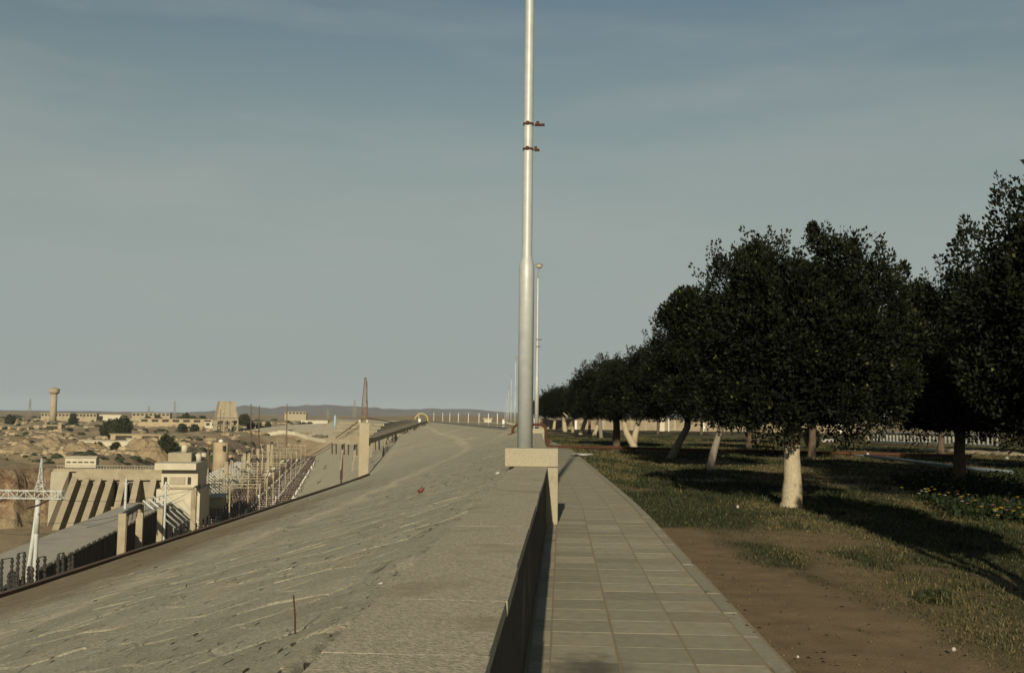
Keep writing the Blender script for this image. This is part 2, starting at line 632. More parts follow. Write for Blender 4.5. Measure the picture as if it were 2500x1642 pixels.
c = t.mix(t.rng(t.noise(v, 140.0, 3.0, 0.75), 0.50, 0.68, 0, 0.65), c, (0.20, 0.17, 0.115))
c = t.mix(t.rng(t.noise(t.mapped(v, (1, 1, 1)), 95.0, 2.0, 0.6), 0.60, 0.72, 0, 0.6), c, (0.52, 0.46, 0.34))
stone = t.attr("crack")
c = t.mix(stone, c, (0.10, 0.082, 0.058))
fine = t.noise(t.mapped(uv, (20.0, 5.0, 1)), 1.0, 4.0, 0.6)
nearby = t.rng(t_, 14.0, 40.0, 1.0, 0.15)
gap = t.math('MULTIPLY', t.rng(fine, 0.615, 0.66), t.math('MULTIPLY', nearby, t.rng(t.noise(v, 0.8, 3.0), 0.38, 0.6)))
c = t.mix(gap, c, (0.085, 0.068, 0.048))
c = t.mix(t.math('MULTIPLY', t.rng(t.noise(t.mapped(uv, (9.0, 2.2, 1)), 1.0, 5.0, 0.7), 0.60, 0.72), 0.6), c, (0.42, 0.36, 0.25))
wig = t.rng(t.noise(t.mapped(uv, (0.0, 0.35, 0)), 1.0, 4.0), 0.2, 0.8, -0.5, 0.5)
ow = t.math('ADD', o_, wig)
ridge = t.rng(t.math('ABSOLUTE', t.math('SUBTRACT', ow, 3.9)), 0.12, 0.5, 0.85, 0.0)
ridge = t.math('MULTIPLY', ridge, t.rng(t.noise(along, 1.5, 5.0, 0.7), 0.3, 0.6))
c = t.mix(ridge, c, (0.46, 0.39, 0.265))
ow2 = t.math('ADD', o_, t.rng(t.noise(t.mapped(uv, (0.3, 0.25, 0)), 1.0, 6.0, 0.65), 0.2, 0.8, -1.6, 1.6))
band = t.math('MULTIPLY', t.rng(ow2, 5.0, 6.6), t.rng(t_, 26.0, 48.0, 1.0, 0.0))
band = t.math('MULTIPLY', band, t.rng(o_, 11.2, 11.6, 1.0, 0.0))
c = t.mix(t.math('MULTIPLY', band, t.rng(t.noise(along, 0.5, 6.0, 0.7), 0.25, 0.7, 0.6, 1.0)), c, (0.175, 0.125, 0.068))
tanp = t.math('MULTIPLY', t.rng(t_, 60.0, 90.0), t.rng(t.noise(v, 0.05, 6.0, 0.7), 0.45, 0.7))
c = t.mix(t.math('MULTIPLY', tanp, 0.6), c, (0.39, 0.335, 0.23))
oi = t.n("ShaderNodeObjectInfo")
k = t.rng(oi.outputs["Random"], 0, 1, 0.90, 1.08)
cc = t.n("ShaderNodeCombineColor")
for i in range(3):
    t.l(k, cc.inputs[i])
c = t.mix(1.0, c, cc.outputs[0], 'MULTIPLY')
hgt = t.math('SUBTRACT', t.noise(v, 55.0, 5.0, 0.7), t.math('MULTIPLY', gap, 1.5))
t.bump(hgt, 0.85, 0.02)
M['slope'] = t.done(c, 0.93, 0.15)

# valley floor and desert
t = NT('desert_ground')
v = t.coord()
c = t.mix(t.rng(t.noise(v, 0.018, 8.0, 0.62), 0.35, 0.65), (0.225, 0.17, 0.10), (0.315, 0.245, 0.15))
c = t.mix(t.rng(t.noise(v, 0.09, 7.0, 0.7), 0.50, 0.68, 0, 0.8), c, (0.13, 0.092, 0.055))
c = t.mix(t.rng(t.noise(v, 0.5, 5.0, 0.7), 0.56, 0.72, 0, 0.6), c, (0.42, 0.345, 0.23))
rock = t.attr("rock")
rc = t.mix(t.rng(t.noise(v, 0.22, 8.0, 0.72), 0.38, 0.62), (0.10, 0.05, 0.028), (0.34, 0.255, 0.155))
c = t.mix(rock, c, rc)
t.bump(t.noise(v, 0.35, 8.0, 0.7), 0.9, 1.6)
M['desert'] = t.done(c, 0.97, 0.05)
M['dry_leaf'] = speckled('dry_leaf', (0.10, 0.065, 0.033), (0.21, 0.145, 0.075), 9.0, bump=0)
M['grit'] = speckled('soil_grit', (0.15, 0.11, 0.065), (0.22, 0.165, 0.10), 20.0, bump=0)
M['hill'] = speckled('far_hill_rock', (0.10, 0.095, 0.09), (0.145, 0.13, 0.115), 0.004, (0.09, 0.085, 0.08), 0.01, bump=0.6, bscale=0.02, bdist=20)
M['terrace'] = speckled('crest_gravel', (0.30, 0.245, 0.16), (0.38, 0.315, 0.215), 0.4, (0.24, 0.19, 0.12), 0.15, (0.55, 0.7), bump=0.4,
                        bscale=6, bdist=0.05)
M['yard'] = M['desert']

# ------------------------------------------------------------------ the lie of the land
_wy = np.array([-10, 20, 62, 152, 213, 293, 392, 490, 900.])
_wx = np.array([-.5, -.5, -1.5, -7.0, -10.7, -15.7, -21.8, -28, -55.])
_ys = np.arange(-30, 1600, 0.5)
_cx = np.interp(_ys, [-30, 20, 62, 75, 100, 400, 880, 1300, 1600], [-.76, -.76, -1.9, -3.1, -6.8, -53, -160, -280, -370.])
_k = np.ones(41) / 41
_cxs = np.convolve(np.pad(_cx, 20, mode='edge'), _k, 'valid')
_cxs = np.where(_ys < 18, -.76, np.where(_ys > 30, _cxs, _cx))


def wx(y):
    """x of the parapet's axis"""
    return np.interp(y, _wy, _wx)


def cx(y):
    """x of the crest edge of the dam face"""
    return np.interp(y, _ys, _cxs)


FLOOR = -38.4
OB = 10.1
S1 = 0.27


def steep(t):
    return np.interp(t, [150, 350], [1.2, 0.76])


def face_z(o, t):
    top = 0.85 - S1 * np.clip(o, 0, OB)
    return top - steep(t) * np.maximum(o - OB, 0)


US = np.array([-math.sin(math.radians(12.6)), math.cos(math.radians(12.6))])
VS = np.array([math.cos(math.radians(12.6)), math.sin(math.radians(12.6))])


def S(u, v, z=0.0):
    """switchyard frame (u along, v across, metres) to world"""
    return Vector((u * US[0] + v * VS[0], u * US[1] + v * VS[1], z))


def terrain(x, y):
    x = np.asarray(x, float)
    y = np.asarray(y, float)
    u = x * US[0] + y * US[1]
    v = x * VS[0] + y * VS[1]
    zA = np.interp(u, [0, 402, 700, 1000, 1500, 2200, 4000, 7000], [-18.3, -18.3, -16, -17, -9, -3, 13, 22])
    lumps = (fbm(u / 45, v / 45, 3, 4) - 0.5) * 9.0 * sstep(410, 480, u) * (1 - 0.5 * sstep(1200, 2500, u))
    lumps += (fbm(u / 12, v / 12, 8, 3) - 0.5) * 3.2 * sstep(404, 430, u) * (1 - sstep(1500, 2500, u))
    zA = zA + lumps
    u0 = np.where(v > -102, 402.0, 402 + (v + 102) * 1.3)
    u0 = np.maximum(u0, 150)
    rough = (fbm(x / 7, y / 7, 21, 4) - 0.5) * 16
    L = sstep(0, 16, u - u0 + np.where(v < -102, rough, 0)) * np.where(u > 425, 1 - sstep(-105, -56, v), 1 - sstep(-72, -56, v))
    zc = np.interp(u, [0, 1020, 1090, 1500, 2200, 4000, 7000], [FLOOR, FLOOR, -19.6, -9, -3, 13, 22])
    zc = zc + lumps * sstep(1000, 1100, u)
    z = zc + (zA - zc) * L
    rock = np.where((v < -99) & (u < 430), 1.0, 0.0) * sstep(0.04, 0.3, L) * (1 - 0.75 * sstep(10, 34, u - u0))
    # under and right of the dam
    dl = (cx(y) - x) * 0.98
    prof = face_z(dl, y) - 2.5
    inside = dl > -2
    z = np.where(inside & (y < 1500) & (prof > z - 1.0), np.maximum(np.minimum(prof, 0.0), FLOOR - 8), z)
    zr = np.interp(y, [0, 800, 1500, 2500, 4500], [-0.35, -0.35, 2, 13, 20])
    z = np.where(~inside, zr, z)
    return z, rock


def th(x, y):
    return float(terrain(np.array([x]), np.array([y]))[0][0])


# valley, desert and everything beyond: one sheet out to the horizon
r = 55 * np.exp(np.linspace(0, math.log(9500 / 55), 520))
az = np.radians(np.linspace(-44, 62, 640))
R_, A_ = np.meshgrid(r, az, indexing='ij')
X_, Y_ = R_ * np.sin(A_), R_ * np.cos(A_)
Z_, K_ = terrain(X_, Y_)
me = fast_mesh('desert_ground', np.stack([X_, Y_, Z_], -1).reshape(-1, 3), grid_faces(520, 640)[:, ::-1], M['desert'], True)
attr(me, 'rock', K_)
o = bpy.data.objects.new('desert_ground', me)
COL.objects.link(o)
tag(o, kind='structure')

# far hills on the skyline
r = np.linspace(7200, 9400, 26)
az = np.radians(np.linspace(-33, 40, 420))
R_, A_ = np.meshgrid(r, az, indexing='ij')
prof = np.interp(np.degrees(A_), [-33, -21, -19, -17.9, -16.4, -14.7, -13.5, -11.9, -10, -8.5, -7.35, -5, -3.1, 4, 40],
                 [22, 25, 46, 84, 64, 86, 92, 88, 70, 68, 78, 70, 54, 42, 42])
bell = np.exp(-((R_ - 8300) / 560) ** 2)
Z_ = (prof + 24 * (fbm(np.degrees(A_) * 1.4, R_ / 900, 5, 5) - 0.5) * np.minimum(1, prof / 50)) * bell * 1.12 + 10
me = fast_mesh('far_hills', np.stack([R_ * np.sin(A_), R_ * np.cos(A_), Z_], -1).reshape(-1, 3), grid_faces(26, 420)[:, ::-1], M['hill'], True)
o = bpy.data.objects.new('far_hills', me)
COL.objects.link(o)
tag(o, kind='structure')

# dam face: stone pitching with real relief near the camera
tt = [1.6]
while tt[-1] < 1500:
    tt.append(tt[-1] * 1.0068 + 0.004)
tt = np.array(tt)
oa = [-0.25]
while oa[-1] < OB:
    oa.append(oa[-1] + 0.032 + 0.013 * max(0, oa[-1] - 1.0))
oa = np.array(oa[:-1] + [OB])
wb = np.linspace(0, 1.12, 46)[1:]
T_, Oa = np.meshgrid(tt, oa, indexing='ij')
_, Wb = np.meshgrid(tt, wb, indexing='ij')
Ob = OB + Wb * (0.85 - S1 * OB - FLOOR) / steep(T_[:, :1])
O_ = np.concatenate([Oa, Ob], 1)
T_ = np.repeat(tt[:, None], O_.shape[1], 1)
Zf = face_z(O_, T_)
near = (1 - sstep(30, 75, T_)) * (1 - sstep(OB - .6, OB, O_))
laid = (1 - sstep(12, 16, T_)) * (1 - sstep(4.8, 5.6, O_)) * sstep(.1, .35, O_)
f1, f2, cid = voronoi(O_ / 0.42 + 0.3 * fbm(O_ * 2, T_ * 2, 2, 2), T_ / 0.75, 31)
edge = f2 - f1
cmask = sstep(0.50, 0.62, fbm(O_ * 0.9, T_ * 0.6, 44, 3))
crack = (1 - sstep(0.02, 0.09, edge)) * cmask * near
pits = sstep(0.70, 0.80, fbm(O_ * 7, T_ * 5, 61, 3)) * near * sstep(0.4, 0.6, fbm(O_ * .8, T_ * .5, 63, 2))
relief = (cid - 0.5) * 0.03 * sstep(0, 0.12, edge) - crack * 0.045 - pits * 0.03
relief += (fbm(O_ * 3.0, T_ * 1.6, 12, 5) - 0.5) * 0.05 + (fbm(O_ * .35, T_ * .2, 17, 3) - 0.5) * 0.10 + (fbm(O_ * 9, T_ * 5, 18, 3) - 0.5) * 0.018
ridge = np.exp(-((O_ - 3.9 + (fbm(T_ * .35, T_ * 0, 19, 2) - .5)) / 0.16) ** 2) * 0.035
drift = (0.02 + 0.035 * sstep(0.38, 0.62, fbm(T_ * .8, O_ * 1.1, 23, 4))) * np.exp(-(np.maximum(O_ - .02, 0) / 0.20) ** 2)
mound = 0.62 * np.exp(-((T_ - 66) / 6) ** 2 - ((O_ - 1.3) / 1.3) ** 2) * (0.7 + 0.6 * fbm(O_ * 2, T_ * .6, 29, 3))
far_rel = (fbm(O_ / 5, T_ / 9, 33, 4) - .5) * 1.1 * sstep(40, 120, T_) * sstep(0.3, 3, O_)
low = (fbm(O_ * .35, T_ * .2, 17, 3) - 0.5) * 0.10
Zf = Zf + near * (low + (relief - low) * (1 - .75 * laid) + ridge - .007 * laid) + drift * (1 - sstep(30, 60, T_)) + mound + far_rel
Zf = np.where((T_ < 60) & (O_ < .6), np.minimum(Zf, .914), Zf)
dxt = np.gradient(cx(tt), tt)
nrm = np.sqrt(1 + dxt ** 2)
TX, TY = (dxt / nrm)[:, None], (1 / nrm)[:, None]
Xf = cx(tt)[:, None] - TY * O_
Yf = tt[:, None] + TX * O_
nr, nc = O_.shape
me = fast_mesh('dam_slope', np.stack([Xf, Yf, Zf], -1).reshape(-1, 3), grid_faces(nr, nc)[:, ::-1], M['slope'], True)
attr(me, 'crack', np.clip(crack * 0.8 + pits * 0.75, 0, 1))
uvl = me.uv_layers.new(name="UVMap")
li = np.empty(len(me.loops), np.int32)
me.loops.foreach_get("vertex_index", li)
uvl.data.foreach_set("uv", np.stack([O_.ravel()[li], T_.ravel()[li]], -1).astype(np.float32).ravel())
dam = bpy.data.objects.new('dam_slope', me)
COL.objects.link(dam)
tag(dam, kind='structure')


def on_face(t, off, lift=0.0):
    """a point on the dam face"""
    d = float(np.interp(t + .5, _ys, _cxs) - np.interp(t - .5, _ys, _cxs))
    n = math.hypot(1, d)
    i = int(np.argmin(np.abs(tt - t)))
    j = int(np.argmin(np.abs(O_[i] - off)))
    return Vector((float(cx(t)) - off / n, t + d / n * off, float(Zf[i, j]) + lift))


# separate pitching stones, laid dry and lightly mortared, nearest the camera
def clip_poly(poly, nx, ny, c):
    out = []
    for (a, b) in zip(poly, poly[1:] + poly[:1]):
        da, db = a[0] * nx + a[1] * ny - c, b[0] * nx + b[1] * ny - c
        if da <= 0:
            out.append(a)
        if da * db < 0:
            f = da / (da - db)
            out.append((a[0] + (b[0] - a[0]) * f, a[1] + (b[1] - a[1]) * f))
    return out


PO, PT = .36, .62
rs = random.Random(5)
cells = {}
for i in range(-1, 22):
    for j in range(2, 30):
        cells[i, j] = ((i + .5 + rs.uniform(-.30, .30)) * PO + .02, (j + .5 + rs.uniform(-.36, .36)) * PT + (.31 if i % 2 else 0))
spots = []
for (i, j), (so, st) in cells.items():
    if so < .25 or st < 2.4 or st > 15.5 or so > .56 * st + .35 or so > 5.5:
        continue
    spots.append((st, i, j))
spots.sort()
for (_, i, j) in spots[:298]:
    so, st = cells[i, j]
    poly = [(so - .7, st - 1.1), (so + .7, st - 1.1), (so + .7, st + 1.1), (so - .7, st + 1.1)]
    for di in (-2, -1, 0, 1, 2):
        for dj in (-2, -1, 0, 1, 2):
            q = cells.get((i + di, j + dj))
            if q is None or (di == 0 and dj == 0):
                continue
            nx, ny = q[0] - so, q[1] - st
            ln_ = math.hypot(nx, ny)
            nx, ny = nx / ln_, ny / ln_
            gap_ = rs.choice((.003, .004, .006, .012))
            poly = clip_poly(poly, nx, ny, (so + q[0]) / 2 * nx + (st + q[1]) / 2 * ny - gap_ / 2)
    if len(poly) < 3:
        continue
    poly = [(max(p_[0], .03), p_[1]) for p_ in poly]
    # break the straight sides a little
    pp = []
    for (a, b) in zip(poly, poly[1:] + poly[:1]):
        pp.append(a)
        L2 = math.hypot(b[0] - a[0], b[1] - a[1])
        if L2 > .16:
            f = rs.uniform(.35, .65)
            inn = -rs.uniform(0, .05) * L2
            pp.append((a[0] + (b[0] - a[0]) * f + inn * (b[1] - a[1]) / L2 * -1, a[1] + (b[1] - a[1]) * f + inn * (b[0] - a[0]) / L2))
    n = len(pp)
    t1, t2, up = rs.uniform(-.010, .010), rs.uniform(-.006, .006), rs.uniform(-.004, .004)
    vs, uvs = [], []
    for ring, (sc, dz) in enumerate(((1.0, -.05), (1.0, -.006), (.93, 0.0))):
        for (a, b) in pp:
            a2, b2 = so + (a - so) * sc, st + (b - st) * sc
            z = float(face_z(np.array(a2), np.array(b2))) + float((fbm(np.array(a2 * .35), np.array(b2 * .2), 17, 3) - .5) * .10) + up + dz + (a2 - so) * t1 + (b2 - st) * t2 \
                + rs.uniform(-.003, .003) * (ring == 2)
            if a2 < .6:
                z = min(z, .925)
            vs.append((-.76 - a2, b2, z))
            uvs.append((a2, b2))
    cz = float(face_z(np.array(so), np.array(st))) + float((fbm(np.array(so * .35), np.array(st * .2), 17, 3) - .5) * .10) + up + rs.uniform(0, .004)
    vs.append((-.76 - so, st, min(cz, .925) if so < .6 else cz))
    uvs.append((so, st))
    fs = []
    for k in range(n):
        k2 = (k + 1) % n
        fs += [(k, k2, n + k2, n + k)[::-1], (n + k, n + k2, 2 * n + k2, 2 * n + k)[::-1], (2 * n + k, 2 * n + k2, 3 * n)[::-1]]
    me = bpy.data.meshes.new('pitching_stone')
    me.from_pydata(vs, [], fs)
    me.materials.append(M['slope'])
    ul = me.uv_layers.new(name="UVMap")
    for lp in me.loops:
        ul.data[lp.index].uv = uvs[lp.vertex_index]
    o = bpy.data.objects.new('pitching_stone', me)
    COL.objects.link(o)
    o.parent = dam

# kerb along the lower lip of the pitching
m = MB()
ks = [2.0]
while ks[-1] < 62:
    ks.append(ks[-1] * 1.06 + .4)
for a, b in zip(ks[:-1], ks[1:]):
    pa, pb = on_face(a, OB - .06), on_face(b, OB - .06)
    za = 0.85 - S1 * OB
    m.beam((pa.x, pa.y, za + .03), (pb.x, pb.y, za + .03), .14, .16)
m.build('lip_kerb', M['terrace_brick'], dam)

# terrace between the crest edge and the parapet, further along the dam
ty = np.concatenate([np.arange(60, 500, 4.0), np.arange(500, 1500, 25.0)])
v, n = [], len(ty)
right = np.where(ty < 495, wx(ty) + .1, cx(ty) + 60)
W_ = np.linspace(0, 1, 14)
TXX = (cx(ty) + .2)[:, None] + (right - cx(ty) - .2)[:, None] * W_[None]
TYY = np.repeat(ty[:, None], 14, 1)
TZZ = 0.80 + (fbm(TXX / 3, TYY / 5, 71, 3) - .5) * .25 * np.sin(W_ * math.pi)[None]
me = fast_mesh('crest_terrace', np.stack([TXX, TYY, TZZ], -1).reshape(-1, 3), grid_faces(n, 14), M['terrace'], True)
o = bpy.data.objects.new('crest_terrace', me)
COL.objects.link(o)
tag(o, kind='structure')

# ------------------------------------------------------------------ pavement along the parapet
ROW = 0.49
Y0 = 6.62 - 0.49 * 9


def strip(m, a0, a1, y0, y1, z, dy=4.0):
    ys = np.arange(y0, y1 + dy * .5, dy)
    for p, q in zip(ys[:-1], ys[1:]):
        w0, w1 = float(wx(p)), float(wx(q))
        m.add([(w0 + a0, p, z), (w0 + a1, p, z), (w1 + a1, q, z), (w1 + a0, q, z)], [(0, 1, 2, 3)])
    return m


pav = strip(MB(), .26, 2.09, -2, 300, -.0018).build('pavement', M['joint_sand'])

tag(pav, kind='structure')
COLS = [(.285, .430), (.438, .910), (.921, 1.428), (1.438, 1.925)]
slab_me = []
for (a, b) in COLS:
    hw, hl, th_ = (b - a) / 2 - .004, ROW / 2 - .004, .05
    bv = .0008
    vs = []
    for (z, e) in ((-th_, 0), (-bv, 0), (0, bv)):
        vs += [(-hw + e, -hl + e, z), (hw - e, -hl + e, z), (hw - e, hl - e, z), (-hw + e, hl - e, z)]
    fs = [(8, 9, 10, 11)]
    for k in (0, 4):
        for q in range(4):
            fs.append((k + q, k + (q + 1) % 4, k + 4 + (q + 1) % 4, k + 4 + q))
    me = bpy.data.meshes.new('paving_slab')
    me.from_pydata(vs, [], fs)
    me.materials.append(M['slab'])
    slab_me.append(me)
rs = random.Random(3)
for i in range(34):
    y = Y0 + ROW * (i + .5)
    if y < 4.6 or y > 17.6:
        continue
    for ci, (a, b) in enumerate(COLS):
        o = part('paving_slab', slab_me[ci], pav, (-.5 + (a + b) / 2 + rs.uniform(-.002, .002), y + rs.uniform(-.002, .002), rs.uniform(-.0008, .0008)),
                 0)
        o.rotation_euler = (rs.uniform(-.0015, .0015), rs.uniform(-.0015, .0015), rs.uniform(-.003, .003))
m = MB()
i0 = int((17.6 - Y0) / ROW - .5) + 1
for i in range(i0, i0 + 52):
    y = Y0 + ROW * (i + .5)
    for (a, b) in COLS:
        xx = float(wx(y)) + (a + b) / 2
        z = rs.uniform(-.001, .001)
        m.box((xx, y, z - .025), (b - a - .006, ROW - .01, .05))
o = m.build('paving_slab_run', M['slab'], pav)
o["kind"] = "stuff"
o = strip(MB(), .285, 1.93, i0 * ROW + Y0 + ROW * 52, 300, .001, 5).build('paving_slab_run', M['slab'], pav)
o["kind"] = "stuff"
kb = MB().box((0, 0, -.065), (.125, .978, .14)).build('kerb_stone', M['kerb'], pav, bevel=.008)
kmesh = kb.data
for i in range(1, 14):
    y = 4.6 + i * .985
    o = kb.copy()
    COL.objects.link(o)
    o.parent = pav
    o.location = (-.5 + 2.0 + rs.uniform(-.004, .004), y, rs.uniform(-.004, .006))
kb.location = (-.5 + 2.0, 4.6, 0)
m = MB()
for i in range(14, 290):
    y = 4.6 + i * .985
    m.box((float(wx(y)) + 2.0, y, -.065), (.125, .978, .14), math.atan(-float(wx(y + .5) - wx(y - .5))))
o = m.build('kerb_run', M['kerb'], pav)
o["kind"] = "stuff"

# ------------------------------------------------------------------ lawn
def cover_fn(x, y):
    a = x - wx(y) - 2.07
    lim = np.interp(y, [4, 8.5, 11, 13.5, 15.5, 17.5, 60], [2.1, 1.75, 1.35, 1.05, .45, -.25, -.3])
    n = (fbm(x * .9, y * .45, 81, 5) - .5) * 2.4
    c = sstep(-.35, .55, a - lim + n)
    holes = sstep(.58, .70, fbm(x * .55 + 9, y * .33, 83, 4))
    return np.clip(c * (1 - .75 * holes), 0, 1)


def dry_fn(x, y):
    d = sstep(.40, .62, fbm(x * .5 + 4, y * .16, 85, 5))
    return np.clip(d * (1 - .35 * sstep(60, 140, y)) + .12, 0, 1)


ya = [4.2]
while ya[-1] < 300:
    ya.append(ya[-1] * 1.011)
ya = np.array(ya)
aa = [0.]
while aa[-1] < 95:
    aa.append(aa[-1] + .05 + .022 * aa[-1])
aa = np.array(aa)
Yl, Al = np.meshgrid(ya, aa, indexing='ij')
Xl = wx(Yl) + 2.065 + Al
Zl = -.035 + (fbm(Xl * .35, Yl * .35, 91, 3) - .5) * .16 * sstep(0, 2, Al) + (fbm(Xl * 3, Yl * 3, 92, 3) - .5) * .035
me = fast_mesh('lawn_ground', np.stack([Xl, Yl, Zl], -1).reshape(-1, 3), grid_faces(len(ya), len(aa)), M['lawn'], True)
attr(me, 'cover', cover_fn(Xl, Yl))
attr(me, 'dry', dry_fn(Xl, Yl))
o = bpy.data.objects.new('lawn_ground', me)
COL.objects.link(o)
tag(o, kind='structure')

N = 230000
d = 6.0 * np.exp(rng.random(N) ** 0.8 * math.log(120 / 6.0))
lat = rng.random(N)
gx = wx(d) + 2.1 + lat ** 1.15 * (d * .62 + 1.0)
gy = d + rng.normal(0, .2, N)
cv = cover_fn(gx, gy)
keep = rng.random(N) < cv * .95 + .012
gx, gy, cv = gx[keep], gy[keep], cv[keep]
n = len(gx)
_tf = sstep(.58, .68, fbm(gx * 1.6, gy * .9, 95, 3)) * (gy < 30)
sz = (1 + 1.3 * _tf) * (.012 + .0010 * np.minimum(gy, 60)) * (.5 + rng.random(n)) * (.6 + .6 * cv)
wd = (.0045 + .00075 * np.minimum(gy, 70)) * (.6 + .8 * rng.random(n))
ang = rng.random(n) * 2 * np.pi
ln = sz * rng.uniform(.2, 1.3, n)
la = rng.random(n) * 2 * np.pi
gz = np.zeros(n) - .06 + (fbm(gx * .35, gy * .35, 91, 3) - .5) * .16 * sstep(0, 2, gx - wx(gy) - 2.065)
p0 = np.stack([gx - wd * np.cos(ang), gy - wd * np.sin(ang), gz], -1)
p1 = np.stack([gx + wd * np.cos(ang), gy + wd * np.sin(ang), gz], -1)
p2 = np.stack([gx + ln * np.cos(la), gy + ln * np.sin(la), gz + .028 + sz], -1)
vv = np.stack([p0, p1, p2], 1).reshape(-1, 3)
me = fast_mesh('grass', vv, np.arange(3 * n).reshape(-1, 3), M['grass'])
dr = dry_fn(gx, gy)
tuft = sstep(.60, .70, fbm(gx * 1.6, gy * .9, 95, 3)) * (gy < 30)
attr(me, 'shade', np.clip(np.where(rng.random(n) < dr * .75 * (1 - .85 * tuft), .55 + .45 * rng.random(n), .5 * rng.random(n)), 0, 1), 'FACE')
o = bpy.data.objects.new('grass', me)
COL.objects.link(o)
tag(o, kind='stuff', label='short patchy lawn grass beside the paved walk', cat='grass')

# dry leaves blown over the soil and the walk edge (uncountable)
g4 = np.random.default_rng(19)
n = 520
ly = 6.0 * np.exp(g4.random(n) * math.log(34 / 6.0))
lx = 1.5 + g4.random(n) ** 1.2 * (.36 * ly)
lz = np.where(lx < 1.57, .006, .004 + (fbm(lx * .35, ly * .35, 91, 3) - .5) * .16 * sstep(0, 2, lx - 1.565) - .03)
la, ls = g4.random(n) * 6.28, g4.uniform(.010, .024, n)
ca, sa = np.cos(la), np.sin(la)
V = np.stack([np.stack([lx - ca * ls, ly - sa * ls, lz], -1), np.stack([lx + sa * ls * .45, ly - ca * ls * .45, lz + .008], -1),
              np.stack([lx + ca * ls, ly + sa * ls, lz + .004], -1), np.stack([lx - sa * ls * .45, ly + ca * ls * .45, lz + .012], -1)], 1).reshape(-1, 3)
me = fast_mesh('fallen_leaves', V, np.arange(4 * n).reshape(-1, 4), M['dry_leaf'])
o = bpy.data.objects.new('fallen_leaves', me)
COL.objects.link(o)
tag(o, 'dry brown leaves scattered over the soil beside the walk', 'leaves', kind='stuff')

# ------------------------------------------------------------------ parapet
par = thing('parapet_wall', (-.5, 2, 0), 'low broad concrete parapet wall between stone dam face and paved walk', 'wall')
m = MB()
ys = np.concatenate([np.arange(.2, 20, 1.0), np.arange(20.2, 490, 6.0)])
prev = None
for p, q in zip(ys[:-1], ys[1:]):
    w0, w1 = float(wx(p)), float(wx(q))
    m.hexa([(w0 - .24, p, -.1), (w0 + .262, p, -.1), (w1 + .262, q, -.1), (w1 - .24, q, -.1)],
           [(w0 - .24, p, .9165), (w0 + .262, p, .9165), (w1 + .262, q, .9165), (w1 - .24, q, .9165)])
m.build('wall_body', M['wallside_shade'], par)
cop_me = None
y = .3
i = 0
rs = random.Random(11)
m0 = MB().box((0, 0, -.032), (.535, .968, .064))
while y < 16.0:
    if cop_me is None:
        o = m0.build('coping_stone', M['coping'], None, bevel=.002)
        o.parent = par
        cop_me = o
    else:
        o = cop_me.copy()
        COL.objects.link(o)
        o.parent = par
    o.location = (.012 + rs.uniform(-.004, .004), y + .485 - 2, .92 + rs.uniform(-.0006, .0006))
    o.rotation_euler = (0, rs.uniform(-.002, .002), rs.uniform(-.002, .002))
    y += .97
m = MB()
while y < 480:
    st = .97 if y < 60 else 5.0
    p, q = y, y + st - .003
    w0, w1 = float(wx(p)), float(wx(q))
    m.hexa([(w0 - .255, p, .861), (w0 + .28, p, .861), (w1 + .28, q, .861), (w1 - .255, q, .861)],
           [(w0 - .255, p, .92), (w0 + .28, p, .92), (w1 + .28, q, .92), (w1 - .255, q, .92)])
    y += st
o = m.build('coping_run', M['coping'], par)
o["kind"] = "stuff"

# ------------------------------------------------------------------ pedestals and lamp posts
def pedestal(x, y, label, group):
    t = thing('concrete_pedestal', (x, y, 0), label, 'pedestal', group)
    MB().box((x - .435, y, 1.072), (.87, .84, .30)).build('cap', M['pedestal'], t, bevel=.012)
    MB().box((x - .113, y + .01, .46), (.224, .78, .925)).build('leg', M['pedestal'], t, bevel=.012)
    return t


def lamp_post(x, y, z, label, group):
    t = thing('lamp_post', (x, y, z), label, 'lamp post', group)
    MB().lathe([(.128, 0), (.128, 3.05), (.121, 3.10), (.092, 3.19), (.088, 3.24), (.078, 7.5), (.060, 9.35), (.03, 9.42)], (x, y, z), 28) \
        .build('pole', M['steel_paint'], t, True)
    for (h, ln) in ((5.08, .085), (5.52, .17)):
        b = MB().lathe([(.078, -.02), (.094, -.018), (.094, .018), (.078, .02)], (x, y, z + h), 24)
        b.box((x + .11 + ln / 2, y - .01, z + h - .01), (ln, .05, .035))
        b.box((x + .10 + ln * .35, y - .02, z + h + .015), (.05, .05, .06))
        b.box((x - .01, y - .098, z + h + .005), (.05, .04, .05))
        b.build('clamp_bracket', M['rust'], t)
    MB().tube([(x, y, z + 9.38), (x + .01, y, z + 9.7), (x + .05, y, z + 10.02)], .028, 8).build('stem', M['lamp_metal'], t, True)
    MB().box((x + .05, y, z + 9.55), (.10, .12, .20)).build('gear_box', M['lamp_metal'], t)
    h = MB().lathe([(.05, -.20), (.13, -.17), (.20, -.10), (.225, -.02), (.225, 0.0)], (x + .06, y, z + 10.2), 20).build('lamp_bowl', M['lamp_glass'], t, True)
    MB().lathe([(.235, 0.0), (.235, .035), (.20, .09), (.11, .13), (.02, .145)], (x + .06, y, z + 10.202), 20).build('lamp_cover', M['lamp_metal'], h, True)
    return t


